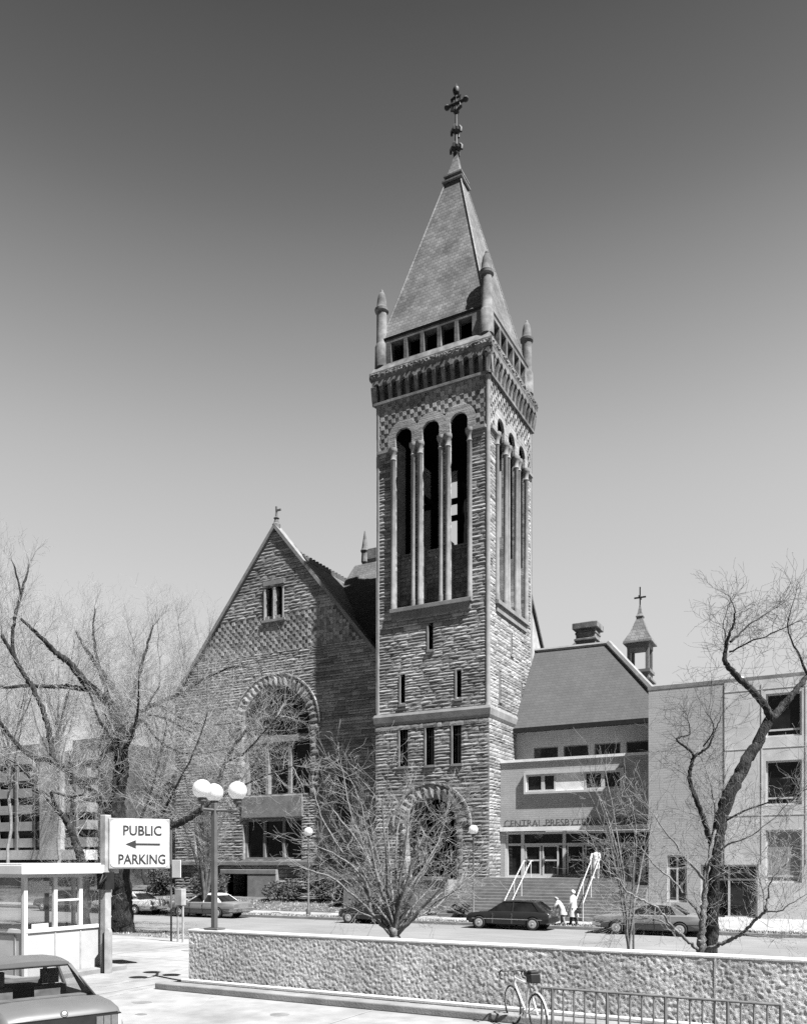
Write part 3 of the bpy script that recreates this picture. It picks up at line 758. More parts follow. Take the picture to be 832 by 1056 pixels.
# ================================================================== CHURCH HALL (modern annex with the older steep roof)
hall = thing('church_hall', 'plain brick hall with glazed lobby, steep slate roof and flat-roofed wing', 'building', (-9, 48, .5))
EY, WY = 48.4, 45.6
Pn, Pw, Pu = front(EY), front(WY), front(51.3)
WX0, WX1 = -9.18, 14.
q = MB(); flat_wall(q, Pn, TX1+.02, WX0, .4, 9.5, [(-18.45, WX0-.03, 2.42, 5.25)], .6)
q.face([(TX1, EY, 9.5), (WX0, EY, 9.5), (WX0, 51.3, 9.5), (TX1, 51.3, 9.5)])
lob = q.build('lobby_wall', M['lobbybrick'], hall, fix=False)
q = MB(); pbox(q, Pn, TX1+.03, WX0-.02, 9.5, 9.66, -.3, .08); q.build('coping', M['panel'], lob)
# ribbon window box
q = MB(); a, b, c, d = -17.2, -11.1, 7.5, 8.82
for u0, u1, v0, v1 in ((a, b, c, c+.13), (a, b, d-.13, d), (a, a+.14, c+.13, d-.13), (b-.14, b, c+.13, d-.13)): pbox(q, Pn, u0, u1, v0, v1, -.05, .17)
rb = q.build('ribbon_window', M['paint'], lob)
us = [a+.14, a+1.55, a+2.9, a+3.9-.65+.0, a+4.75, b-.14]
segs = [(a+.14, a+1.2, 1), (a+1.2, a+2.0, 1), (a+2.0, a+3.75, 0), (a+3.75, a+4.85, 1), (a+4.85, b-.14, 1)]
for u0, u1, gl in segs:
    if gl: window(rb, Pn, u0, u1, c+.13, d-.13, .08, M['paint'], M['dglass'], 1, (), .11, .08)
    else:
        q = MB(); pbox(q, Pn, u0, u1, c+.13, d-.13, 0, .07); q.build('infill_panel', M['panel'], rb)
# setback clerestory and steep roof
q = MB(); cl = [(-17.6+i*1.98, -17.6+i*1.98+1.62, 9.85, 10.75) for i in range(4)]+[(-9.66, -8.8, 9.85, 10.75)]
flat_wall(q, Pu, TX1, WX0, 9.4, 12.0, cl, .2); upw = q.build('upper_wall', M['lobbybrick'], hall, fix=False)
for u in cl: window(upw, Pu, u[0], u[1], u[2], u[3], -.08, M['rail'], M['dglass'], 1, (), .06, .08)
RZ, RY = 18.0, 55.1
q = MB()
e0 = (TX1-.02, 50.75, 11.95); e1 = (WX0+.6, 50.75, 11.95); r0 = (TX1-.02, RY, RZ); r1 = (-13.7, RY, RZ-.1)
b1 = (WX0+.6, 59.5, 11.95); b0 = (TX1-.02, 59.5, 11.95)
for f_ in ((e0, e1, r1, r0), (e1, b1, r1), (b1, b0, r0, r1)): q.face(f_)
hr = q.build('hall_roof', M['hallroof'], hall, fix=False)
q = MB(); q.box(TX1-.02, WX0, 50.6, 50.8, 11.72, 12.0); q.box(TX1, WX0, 50.78, 51.3, 11.78, 11.86); q.build('eave', M['iron'], hr)
q = MB(); q.tube([Vector(e1)+Vector((-.02, .0, .1)), Vector(r1)+Vector((0, 0, .06))], .2, 6); q.tube([Vector(r0)+Vector((0, 0, .05)), Vector(r1)+Vector((.1, 0, .05))], .14, 6); q.build('ridge_coping', M['trim'], hr)
q = MB(); q.box(-16.1, -14.75, 55.7, 57.0, 14, 19.3); q.box(-16.3, -14.55, 55.5, 57.2, 19.3, 19.72); q.box(-16.2, -14.65, 55.6, 57.1, 18.5, 18.68); q.box(-16.15, -14.7, 55.65, 57.05, 18.95, 19.1); q.box(-15.9, -14.95, 55.9, 56.8, 19.72, 19.85)
q.box(-16.5, -16.1, 55.9, 56.5, 17.6, 18.3); bevel(q.build('chimney', M['weath'], hall), .04)
q = MB(); rr = [(-19.5, 56, 16), (-12, 56, 16), (-15.7, 58, 19.2), (-16.7, 58, 19.2), (-12, 64, 15), (-19.5, 64, 15)]
for f_ in ((0, 1, 2, 3), (1, 4, 2), (4, 5, 3, 2), (5, 0, 3)): q.face([rr[i] for i in f_])
q.build('rear_roof', M['hallroof'], hall, fix=False)
# bell cupola behind the wing
kx, ky = -12.35, 58.5; hs = .62
q = MB(); q.box(kx-hs-.1, kx+hs+.1, ky-hs-.1, ky+hs+.1, 12.5, 16.4); q.box(kx-hs-.22, kx+hs+.22, ky-hs-.22, ky+hs+.22, 16.4, 16.6)
for a in (-1, 1):
    for b in (-1, 1): q.box(kx+a*hs-.11, kx+a*hs+.11, ky+b*hs-.11, ky+b*hs+.11, 16.6, 18.3)
q.box(kx-hs-.12, kx+hs+.12, ky-hs-.12, ky+hs+.12, 18.1, 18.55)
for dz in (15.2, 15.8): q.box(kx-hs-.3, kx+hs+.3, ky-hs-.3, ky+hs+.3, dz, dz+.14)
cup = q.build('bell_cupola', M['rail'], hall)
q = MB(); q.grid([[(kx+h*a, ky+h*b, z) for a, b in ((-1,-1),(1,-1),(1,1),(-1,1))] for z, h in ((18.45, .98), (18.62, .95), (19.3, .56), (20.3, .2), (20.42, .26), (20.6, .16), (21.3, .03))], close=True)
q.face([(kx+a, ky+b, 18.45) for a, b in ((-.98,-.98),(.98,-.98),(.98,.98),(-.98,.98))]); q.build('cupola_roof', M['slate'], cup, fix=False)
q = MB(); q.box(kx-.04, kx+.04, ky-.04, ky+.04, 21.2, 22.5); q.box(kx-.4, kx+.4, ky-.04, ky+.04, 21.72, 21.82); q.box(kx-.035, kx+.035, ky-.4, ky+.4, 21.725, 21.815)
q.build('cupola_cross', M['iron'], cup)
# canopy and lettering
q = MB(); pbox(q, Pn, TX1+.03, WX0-.02, 5.24, 5.5, -.1, .14); can = q.build('canopy', M['panel'], hall)
sx0, sx1 = -18.5, -9.5
text_mesh('letters', 'CENTRAL PRESBYTERIAN CHURCH', .62, .06, lambda x, y, z: (sx0+x, EY-.09-z, 5.5+y), M['letter'], can, width=sx1-sx0)
# glazed lobby front, recessed
GYd = -.16
posts = [-18.35, -17.4, -14.75, -12.0, -9.4]
q = MB()
for u in (-18.4, -17.35, -14.72, -12.1, -9.35): pbox(q, Pn, u-.1, u+.1, 2.42, 5.22, GYd-.1, GYd+.1)
for z in (2.46, 4.42, 5.12): pbox(q, Pn, -18.4, -9.3, z-.07, z+.07, GYd-.08, GYd+.08)
fr = q.build('lobby_frame', M['alum'], hall)
q = MB(); pbox(q, Pn, -18.4, -9.3, 2.45, 5.2, GYd-.03, GYd-.01); q.build('pane', M['dglass'], fr)
for u in (-17.2, -16.1, -14.55, -13.45, -11.85, -10.7):
    o = window(hall, Pn, u, u+1.02, 2.53, 4.36, GYd+.07, M['alum'], M['dglass'], 1, (.5,), .09, .1, 'door')
    q = MB(); pbox(q, Pn, u+.15, u+.2, 3.3, 3.7, GYd+.07, GYd+.12); q.build('handle', M['chrome'], o)
# wing
q = MB()
wins = [(-3.36, -1.72, 9.65, 11.85), (-3.36, -1.72, 6.2, 8.45), (-3.36, -1.72, 2.3, 4.95), (-1.35, .4, 9.65, 11.85), (-1.35, .4, 6.2, 8.45), (-1.35, .4, 2.3, 4.95),
        (2.2, 3.9, 9.65, 11.85), (2.2, 3.9, 6.2, 8.45), (2.2, 3.9, 2.3, 4.95)]
doors = [(-6.5, -3.75, .45, 3.2), (-8.2, -7.2, 1.2, 3.7)]
flat_wall(q, Pw, WX0, -5.33, .3, 12.6, [doors[1]]+[(-6.5, -5.33, .45, 3.2)], .25)
q.face([(WX0, WY, .3), (WX0, 70, .3), (WX0, 70, 12.6), (WX0, WY, 12.6)]); q.face([(WX1, WY, .3), (WX1, 70, .3), (WX1, 70, 12.6), (WX1, WY, 12.6)])
q.face([(WX0, WY+.01, 12.3), (WX1, WY+.01, 12.3), (WX1, 70, 12.3), (WX0, 70, 12.3)]); q.face([(WX0, 70, .3), (WX1, 70, .3), (WX1, 70, 12.6), (WX0, 70, 12.6)])
wing = q.build('wing_wall', M['brick'], hall, fix=False)
q = MB(); flat_wall(q, Pw, -5.33, WX1, .3, 12.6, wins+[(-5.33, -3.75, .45, 3.2)], .22, d=.03)
q.face([Pw(-5.33, .3, .03), Pw(-5.33, 12.6, .03), Pw(-5.33, 12.6, -.02), Pw(-5.33, .3, -.02)])
pan = q.build('pale_wing_wall', M['wingpanel'], hall, fix=False)
q = MB(); pbox(q, Pw, WX0-.04, WX1+.1, 12.6, 12.8, -.35, .015); q.build('parapet_coping', M['curb'], wing)
q = MB()
for z in (5.7, 9.1, 12.1): pbox(q, Pw, -5.33, WX1, z, z+.03, .02, .045)
for u in (-3.55, -1.53, .6): pbox(q, Pw, u-.03, u+.03, 3.3, 12.4, .02, .05)
q.build('panel_joint', M['wingpanel'], pan)
for k, u in enumerate(wins):
    window(pan, Pw, u[0], u[1], u[2], u[3], -.08, M['paint'], M['dglass'] if k % 3 != 2 else M['greycloth'], 1 if k % 3 == 2 else 1, (.16,) if k % 3 != 2 else (.12,), .09, .08)
for u in doors:
    o = window(wing, Pw, u[0], u[1], u[2], u[3], -.12, M['alum'], M['dglass'], 2, (.72,), .1, .1, 'door')
# rooftop vent
q = MB(); q.lathe([(.5, 12.3), (.5, 13.0), (.62, 13.05), (.5, 13.3), (.1, 13.5)], (-4.9, 48.5, 0), 10); q.build('roof_vent', M['alum'], wing)

# ---- steps and terrace in front
SX0, SX1 = -20.6, WX0-.02
q = MB(); n = 13; zb, zt = .2, 2.42
for i in range(n):
    z = zb+(zt-zb)*(i+1)/n; y0 = 43.2+i*.24
    q.box(SX0, SX1, y0, 46.35, z-(zt-zb)/n, z)
q.box(SX0, SX1, 46.3, EY-.01, .3, zt)
q.box(SX0+2.0, SX1, EY-.01, EY+1.6, .3, zt-.01)
tag(q.build('entrance_steps', M['trim']), 'broad stone steps rising to the glazed lobby doors', 'steps')
q = MB(); q.box(TX0-1.2, SX0-.02, 44.6, 46.55, .2, 2.25); q.box(TX0-1.3, SX0-.03, 44.5, 44.75, 2.25, 2.45)
tag(q.build('terrace_wall', M['trim']), 'low terrace with pale retaining wall below the tower arch', 'terrace')
for lab, x in (('white double stair rail on the side of the steps nearer the tower', -16.3), ('white double stair rail by the standing person in the middle of the steps', -12.3)):
    t = thing('stair_rail', lab, 'handrail', (x, 46, 1.2), 'stair rails on the church steps')
    for dx in (-.22, .22):
        q = MB(); q.tube([(x+dx, 43.15, .2), (x+dx, 43.15, 1.15), (x+dx, 46.35, 3.4), (x+dx, 46.7, 3.4)], .028, 6); q.build('rail', M['alum'], t)
        for y, z0, z1 in ((44.75, 1.3, 2.28), (46.35, 2.4, 3.4)): q = MB(); q.tube([(x+dx, y, z0), (x+dx, y, z1)], .025, 6); q.build('post', M['alum'], t)

# ================================================================== office block far left
ob = thing('office_block', 'pale concrete office block with ribbon windows behind the bare trees', 'building', (-78, 62, .5))
OY = 58.; Po = front(OY)
q = MB(); q.box(-112, -66.6, OY+1.2, OY+22, .3, 15.9); obw = q.build('core_wall', M['lampmetal'], ob)
q = MB()
for k in range(6):
    z = 4.9+k*1.75; q.box(-112, -66.4, OY, OY+1.4, z, z+.95)
q.build('floor_band', M['conc'], ob)
for x0 in (-72.7, -84., -96.): q = MB(); q.box(x0, x0+3.1, OY-.5, OY+1.0, 4.4, 16.2); q.build('pier', M['pier'], ob)
q = MB(); q.box(-113, -66, OY-1.2, OY+1, 3.6, 4.6); q.build('entrance_band', M['paint'], ob)
q = MB()
for x in range(-110, -67, 3): q.box(x, x+.3, OY-.15, OY+.2, 4.6, 15.5)
q.build('window_mullion', M['rail'], ob)
q = MB(); q.box(-112, -66.6, OY-.2, OY+1.1, .3, 3.6); q.build('ground_floor', M['dglass'], ob)

# ================================================================== cars
def xf(loc, a):
    c, s = math.cos(a), math.sin(a)
    return lambda x, y, z: (loc[0]+x*c-y*s, loc[1]+x*s+y*c, loc[2]+z)
def car(label, loc, a, st, gh, W, paint, name='parked_car', top=None, wheels=(1.35, -1.3), clear=False, glow=True, hubm=None, group='cars parked along the far kerb', hatch=False):
    """st: stations (x, z_low, z_top, half-width factor); gh: (windshield base x, roof front x, roof rear x, rear glass base x, belt z, roof z, B pillar x)"""
    t = thing(name, label, 'car', loc, group); T = xf(loc, a); hw = W/2
    q = MB(); rows = []
    for x, zl, zt, k in st:
        h = hw*k; m = zl+(zt-zl)*.58
        half = [(h*.86, zl), (h*.965, zl+.06), (h*.99, m-.16), (h, m), (h*.985, m+.05), (h*.95, zt-.06), (h*.88, zt-.005), (h*.5, zt+.012)]
        if clear and gh[3]+.03 < x < gh[0]-.02: half[-1] = (h*.8, zt-.5)          # open cabin
        rows.append([T(x, -y, z) for y, z in half]+[T(x, y, z) for y, z in half[::-1]])
    q.grid(rows, close=True); q.face(rows[0]); q.face(rows[-1][::-1])
    body = q.build('body', paint, t, smooth=38)
    xw, xr, xs, xb, zb, zr, xm = gh
    yb, yr = hw*.885, hw*.70
    top = top or paint
    # roof
    q = MB(); rows = []
    n = 8
    for i in range(n+1):
        f = i/n; x = xr+(xs-xr)*f; cr = .035*math.sin(math.pi*f)
        rows.append([T(x, y*yr, z+cr) for y, z in ((-1.03, zr-.07), (-.98, zr-.025), (-.75, zr), (0, zr+.012), (.75, zr), (.98, zr-.025), (1.03, zr-.07))]+[T(x, y*yr, zr-.085) for y in (.9, -.9)])
    q.grid(rows, close=True); q.face(rows[0]); q.face(rows[-1][::-1])
    q.build('roof', top, t, smooth=50)
    zt = zr-.07
    for s in (-1, 1):
        q = MB()
        q.tube([T(xw, s*yb, zb-.02), T(xr, s*yr, zt)], .035, 6)
        q.tube([T(xm, s*(yb+.0), zb-.02), T(xm, s*yr*1.01, zt)], .032, 6)
        # C pillar as a tapering panel
        cw = .34 if not hatch else .2
        o_ = .012*s
        pa = [(xs+.06, s*yr*1.02+o_, zt+.02), (xs-.06, s*yr*1.0+o_, zt+.01), (xb, s*yb+o_, zb-.03), (xb+cw+.12, s*yb+o_, zb-.03)]
        q.face([T(*p) for p in pa]); q.face([T(p[0], p[1]-.05*s, p[2]) for p in pa][::-1])
        for i in range(4):
            j = (i+1) % 4; q.face([T(*pa[i]), T(*pa[j]), T(pa[j][0], pa[j][1]-.05*s, pa[j][2]), T(pa[i][0], pa[i][1]-.05*s, pa[i][2])])
        q.build('pillar', top, t)
        gm = M['cglass'] if clear else M['dglass']
        for (x0, x1, x2, x3) in ((xm+.03, xw-.1, xr-.03, xm+.03), (xb+cw+.08, xm-.03, xm-.03, xs+.05)):
            q = MB(); q.face([T(x0, s*(yb-.01), zb), T(x1, s*(yb-.01), zb), T(x2, s*(yr-.0), zt), T(x3, s*(yr-.0), zt)]); q.build('side_window', gm, t, fix=False)
    gm = M['cglass'] if clear else M['dglass']
    def screen(nm, x0, x1):
        q = MB(); rows = []
        for j in range(5):
            f = j/4; rows.append([T(x0+(x1-x0)*f+(.06*(1-abs(k))*(1 if x0 > 0 else -1)), k*(yb+(yr-yb)*f)*.97, zb-.01+(zt-zb)*f) for k in (-1, -.5, 0, .5, 1)])
        q.grid(rows); q.build(nm, gm, t, smooth=60, fix=False)
    screen('windscreen', xw, xr); screen('rear_window', xb, xs)
    # wheels
    for x in wheels:
        for s in (-1, 1):
            q = MB(); q.lathe([(.355, -.1), (.355, .0)], (0, 0, 0), 20, axis='y')
            q.v = [T(x+v[0], s*(hw-.03)+v[1]+.034*s if s > 0 else s*(hw-.03)+v[1]+.1-.034, .33+v[2]) for v in q.v]; q.build('wheel_arch', M['void'], t)
            q = MB(); q.lathe([(.2, -.1), (.29, -.1), (.31, -.06), (.31, .06), (.29, .1), (.2, .1)], (0, 0, 0), 22, axis='y')
            q.v = [T(x+v[0], s*(hw-.055)+v[1], .31+v[2]) for v in q.v]; ty = q.build('wheel', M['tyre'], t, smooth=40)
            q = MB(); q.lathe([(.205, .06), (.205, .102), (.15, .115), (.06, .1), (.05, .12), (.01, .125)], (0, 0, 0), 18, axis='y')
            q.v = [T(x+v[0], s*(hw-.055+v[1]), .31+v[2]) for v in q.v]; q.build('rim', hubm or M['hub'], ty, smooth=40)
    x0, x1 = st[-1][0], st[0][0]      # front x, rear x
    k0, k1 = st[-1][3], st[0][3]
    for nm, x, k, sg in (('front_bumper', x0, k0, 1), ('rear_bumper', x1, k1, -1)):
        q = MB(); h = hw*k*1.03
        pts = [(x-sg*.35, -h-.02), (x+sg*.02, -h), (x+sg*.1, -h*.8), (x+sg*.12, 0), (x+sg*.1, h*.8), (x+sg*.02, h), (x-sg*.35, h+.02)]
        q.grid([[T(px, py, z) for px, py in pts] for z in (.38, .41, .53, .56)]+[[T(px-sg*.06, py*.97, z) for px, py in pts] for z in (.56, .38)], close=False)
        q.build(nm, M['chrome'] if paint is not M['carblack'] else M['iron'], t, smooth=40, fix=False)
    zl = st[-1][2]
    for s in (-1, 1):
        q = MB(); q.box(x0-.04, x0+.012, s*hw*.55, s*hw*.82, zl-.2, zl-.05, fn=T); q.build('headlight', M['headlens'], t)
        q = MB(); q.box(x1-.012, x1+.04, s*hw*.5, s*hw*.86, st[0][2]-.2, st[0][2]-.06, fn=T); q.build('tail_light', M['lens'], t)
    # door seams and handles
    q = MB()
    for s in (-1, 1):
        for x in (xm, xw-.25):
            q.box(x-.006, x+.006, s*hw*.985-.004, s*hw*.985+.022, .3, zb-.08, fn=T)
        q.box(x1+.3, x0-.3, s*hw-.004, s*hw+.012, .5, .53, fn=T)
    q.build('trim_strip', M['iron'] if paint is not M['carblack'] else M['chrome'], t)
    return t, T
ST_SEDAN = [(-2.6, .42, .86, .93), (-2.45, .3, .93, .97), (-1.7, .24, .95, 1), (-.9, .22, .94, 1), (.4, .22, .93, 1), (1.1, .24, .92, 1), (1.9, .26, .88, .99), (2.42, .32, .82, .96), (2.52, .42, .78, .92)]
GH_SEDAN = (1.0, .28, -.95, -1.65, .93, 1.4, -.25)
ST_HATCH = [(-1.9, .4, .84, .92), (-1.8, .28, .9, .96), (-1.1, .22, .9, 1), (0, .2, .9, 1), (.75, .22, .89, 1), (1.35, .25, .84, .99), (1.8, .3, .76, .95), (1.88, .4, .7, .9)]
GH_HATCH = (.85, .2, -1.2, -1.78, .89, 1.4, -.3)
AFT = math.pi      # cars face -x along the street (towards the left)
car('two-tone grey sedan with white vinyl top parked before the gabled front', (-33.9, 38.85, .02), AFT, ST_SEDAN, GH_SEDAN, 1.85, M['cargrey'], top=M['carwhite'], wheels=(1.55, -1.4))
car('pale sedan parked farthest left, half hidden behind the big trunk', (-40.6, 38.9, .02), AFT, ST_SEDAN, GH_SEDAN, 1.85, M['carpale'], wheels=(1.55, -1.4))
car('small black hatchback parked at the foot of the church steps', (-14.5, 38.95, .02), AFT, [(a*1.12, b, c, d) for a, b, c, d in ST_HATCH], (.95, .25, -1.32, -1.98, .89, 1.4, -.3), 1.7, M['carblack'], wheels=(1.42, -1.36), hatch=True)
car('mid-grey sedan parked behind the gnarled dark tree before the wing', (-7.65, 38.9, .02), AFT, ST_SEDAN, GH_SEDAN, 1.85, M['cartan'], wheels=(1.45, -1.35))
car('dark car almost hidden behind the spreading pale bush', (-22.3, 38.95, .02), AFT, ST_HATCH, GH_HATCH, 1.7, M['carblack'], wheels=(1.24, -1.16), hatch=True)
car('dark wagon parked at the far left beyond the booth post', (-46.2, 38.9, .02), AFT, ST_SEDAN, (1.0, .3, -1.9, -2.35, .93, 1.42, -.4), 1.85, M['carblack'], wheels=(1.55, -1.4))
# the grey sedan in the lot, seen from behind
ha = rad(159)
hd = Vector((math.cos(ha), math.sin(ha)))
rearc = Vector((-9.05, 7.5))
cc = rearc+hd*2.12
ST_B = [(-2.24, .42, .76, .9), (-2.235, .4, .8, .92), (-2.2, .36, .87, .945), (-2.12, .32, .915, .96), (-1.95, .28, .94, .98), (-1.45, .24, .955, 1), (-1.36, .22, .95, 1), (-.5, .2, .94, 1), (.5, .2, .93, 1), (.9, .22, .92, 1), (1.0, .22, .92, 1), (1.6, .25, .87, .98), (2.0, .32, .8, .95), (2.1, .42, .74, .92)]
bm_, T = car('grey two-door sedan in the lot seen from behind, round emblem on its boot', (cc.x, cc.y, .455), ha, ST_B, (.95, .3, -.72, -1.42, .94, 1.4, -.1), 1.66, M['carslate'], wheels=(1.35, -1.25), clear=True, group=None)
q = MB()
for s in (-1, 1):
    q.box(-.35, .2, s*.38-.24, s*.38+.24, .35, .55, fn=T); q.box(-.5, -.34, s*.38-.23, s*.38+.23, .5, 1.02, fn=T); q.box(-.5, -.4, s*.38-.12, s*.38+.12, 1.05, 1.26, fn=T)
q.build('front_seat', M['seat'], bm_)
q = MB(); q.box(-1.15, -.75, -.66, .66, .3, .6, fn=T); q.box(-1.25, -1.05, -.64, .64, .55, .95, fn=T); q.build('rear_seat', M['seat'], bm_)
q = MB(); q.box(.6, .95, -.7, .7, .7, .97, fn=T); q.tube([T(.45+.0*math.cos(k), .38+.18*math.cos(k*.5236), .92+.18*math.sin(k*.5236)) for k in range(13)], .015, 5); q.build('dashboard', M['seat'], bm_)
q = MB(); q.box(-2.262, -2.18, -.74, .74, .6, .81, fn=T); tl = q.build('tail_panel', M['iron'], bm_)
for s in (-1, 1):
    q = MB()
    for k in range(3): q.box(-2.275, -2.2, s*(.4+k*.1), s*(.4+k*.1+.09), .63, .79, fn=T)
    q.build('tail_light', M['lens'], bm_)
    q = MB(); q.box(-2.274, -2.2, s*.715-.02, s*.715+.02, .63, .79, fn=T); q.build('turn_lamp', M['headlens'], bm_)
q = MB(); q.box(-2.275, -2.25, -.26, .26, .59, .7, fn=T); q.build('number_plate', M['paint'], bm_)
q = MB()
q.box(-2.246, -2.2, -.7, .7, .815, .825, fn=T)
q.build('boot_seam', M['iron'], bm_)
# round emblem: dark ring, quarters alternately pale and dark
def disc(q, r0, r1, a0, a1, x, z, n=10):
    for k in range(n):
        b0 = a0+(a1-a0)*k/n; b1 = a0+(a1-a0)*(k+1)/n
        q.face([T(x, r0*math.cos(b0), z+r0*math.sin(b0)), T(x, r1*math.cos(b0), z+r1*math.sin(b0)), T(x, r1*math.cos(b1), z+r1*math.sin(b1)), T(x, r0*math.cos(b1), z+r0*math.sin(b1))])
ez = .88
tv, nv = Vector((.6, .8)), Vector((-.8, .6)); ec = Vector((-2.2, .868))
def eT(y, w_, d): p_ = ec+tv*w_+nv*d; return T(p_.x, y, p_.y)
def disc(q, r0, r1, a0, a1, d, n=10):
    for k in range(n):
        b0 = a0+(a1-a0)*k/n; b1 = a0+(a1-a0)*(k+1)/n
        q.face([eT(r0*math.cos(b0), r0*math.sin(b0), d), eT(r1*math.cos(b0), r1*math.sin(b0), d), eT(r1*math.cos(b1), r1*math.sin(b1), d), eT(r0*math.cos(b1), r0*math.sin(b1), d)])
q = MB(); q.lathe([(.05, -.03), (.052, .012), (.047, .018)], (0, 0, 0), 20); q.v = [eT(*v) for v in q.v]; em = q.build('emblem', M['chrome'], bm_)
q = MB(); disc(q, .029, .045, 0, 2*math.pi, .02, 24); q.build('emblem_ring', M['iron'], em, fix=False)
for m_, a0 in ((M['greycloth'], 0), (M['signface'], .5), (M['greycloth'], 1), (M['signface'], 1.5)):
    q = MB(); disc(q, .0, .028, a0*math.pi, (a0+.5)*math.pi, .02); q.build('emblem_quarter', m_, em, fix=False)
# rear window rubber
q = MB()
ybs, yrs = .83*.885, .83*.70
q.tube([T(-1.42, -ybs*.95, .945), T(-.72, -yrs*.98, 1.33), T(-.72, yrs*.98, 1.33), T(-1.42, ybs*.95, .945)], .018, 5); q.build('window_rubber', M['iron'], bm_)

# ================================================================== parking lot: booth, sign, lamp, wall, rack, bicycle
BX, BY0, BY1 = -17.2, 13.2, 15.55
booth = thing('parking_booth', 'white glazed parking attendant booth with flat roof', 'booth', (BX-1, 14.4, .45))
q = MB(); q.box(BX-2.6, BX+.35, BY0-.3, BY1+.5, .3, .58); tag(bevel(q.build('booth_kerb', M['curb']), .02), 'low concrete island under the parking booth', 'kerb island')
Pbe, Pbs = east(BX), front(BY0)
zf = .58; zs = 1.66; zt = 3.02
q = MB(); flat_wall(q, Pbe, BY0, BY1, zf, zs); flat_wall(q, Pbs, BX-2.2, BX, zf, zs)
flat_wall(q, lambda u, z, d: (u, BY1+d, z), BX-2.2, BX, zf, zs); flat_wall(q, lambda u, z, d: (BX-2.2-d, u, z), BY0, BY1, zf, zs)
q.face([(BX-2.2, BY0, zf+.02), (BX, BY0, zf+.02), (BX, BY1, zf+.02), (BX-2.2, BY1, zf+.02)])
q.build('panel_wall', M['boothpanel'], booth, fix=False)
q = MB()
for v in (BY0+.85, BY0+1.62): pbox(q, Pbe, v-.02, v+.02, zf, zs, 0, .015)
for u in (BX-1.9, BX-.35): pbox(q, Pbs, u-.02, u+.02, zf, zs-.1, 0, .015)
pbox(q, Pbs, BX-1.9, BX-.35, zs-.14, zs-.1, 0, .015)
q.build('panel_seam', M['post'], booth)
q = MB()
for v in (BY0, BY0+.85, BY0+1.62, BY1): pbox(q, Pbe, v-.05, v+.05, zs-.02 if v not in (BY0, BY1) else zf, zt, -.06, .03)
for u in (BX-2.2, BX-1.1, BX-.06): pbox(q, Pbs, u-.05, u+.05, zs-.02, zt, -.06, .028)
q.build('window_frame', M['paint'], booth); q = MB()
for v in (BY0+.2, BY1-.02):
    pbox(q, lambda u, z, d: (u, BY1+d, z), BX-2.2, BX-2.1, zs, zt, -.05, .03)
for u in (BX-1.1, BX-.07): pbox(q, lambda u, z, d: (u, BY1+d, z), u-.04, u+.04, zs, zt, -.05, .03)
q.build('rear_frame', M['paint'], booth); q = MB()
pbox(q, Pbe, BY0, BY1, zs-.05, zs+.04, -.05, .04); pbox(q, Pbs, BX-2.2, BX, zs-.05, zs+.04, -.05, .036)
pbox(q, Pbe, BY0, BY1, zt-.08, zt, -.05, .035); pbox(q, Pbs, BX-2.2, BX, zt-.08, zt, -.05, .033)
pbox(q, Pbe, BY0+.9, BY0+1.58, zs+.68, zs+.73, -.03, .02)
q.build('window_rail', M['paint'], booth)
q = MB()
for P, a, b in ((Pbe, BY0, BY1), (Pbs, BX-2.2, BX), (lambda u, z, d: (u, BY1+d, z), BX-2.2, BX), (lambda u, z, d: (BX-2.2-d, u, z), BY0, BY1)):
    q.face([P(a, zs, -.02), P(b, zs, -.02), P(b, zt, -.02), P(a, zt, -.02)])
q.build('pane', M['glass'], booth, fix=False)
q = MB(); q.box(BX-2.55, BX+.28, BY0-.3, BY1+.3, zt, zt+.22); q.box(BX-2.4, BX+.15, BY0-.2, BY1+.2, zt+.22, zt+.27); bevel(q.build('roof', M['paint'], booth), .015)
q = MB(); pbox(q, Pbe, BY0+.12, BY0+.72, 2.55, 2.85, -.06, -.04); q.build('window_blind', M['signface'], booth)
q = MB(); pbox(q, Pbe, BY0+.15, BY0+.62, zs-.02, zs+.16, .03, .045); q.build('notice_card', M['signface'], booth)
q = MB(); q.box(BX-1.9, BX-.5, BY0+.25, BY0+.75, 1.4, 1.45); q.box(BX-1.75, BX-1.35, BY0+.35, BY0+.65, 1.45, 1.75); q.build('counter', M['post'], booth)
q = MB(); q.box(BX-1.2, BX-.8, BY1-.6, BY1-.2, zf, 1.05); q.box(BX-1.2, BX-.8, BY1-.24, BY1-.18, 1.05, 1.6); q.build('stool', M['darkcloth'], booth)
# sign on its post
sp = at(109, 1000, 21.6); sp.z = .45
sg = thing('parking_sign', 'white box sign reading PUBLIC PARKING with left arrow on grey post', 'sign', (sp.x, sp.y, .45))
q = MB(); q.box(sp.x-.1, sp.x+.1, sp.y-.1, sp.y+.1, .45, 4.55); bevel(q.build('post', M['post'], sg), .02)
q = MB(); q.box(sp.x-.15, sp.x+.15, sp.y-.15, sp.y+.15, 2.6, 3.05); q.tube([(sp.x+.05, sp.y-.12, 3.0), (sp.x+.12, sp.y-.3, 2.75), (sp.x+.2, sp.y-.14, 2.95)], .03, 5); q.build('bracket', M['iron'], sg)
sa_ = rad(40)                         # the face looks down the street, a little away from the camera
ex = Vector((math.sin(sa_)*1., math.cos(sa_), 0)); 
nrm = Vector((math.cos(rad(-36)), math.sin(rad(-36)), 0)); ex = Vector((-nrm.y, nrm.x, 0))
p0 = Vector((sp.x, sp.y, 0))+nrm*.12
SW, SZ0, SZ1 = 1.56, 3.14, 4.47
def Ps(u, z, d):
    v = p0+ex*(u+.06)+nrm*d; return (v.x, v.y, z)
q = MB(); pbox(q, Ps, 0, SW, SZ0, SZ1, -.3, 0); bevel(q.build('cabinet', M['post'], sg), .015)
q = MB(); rr = .12; poly = []
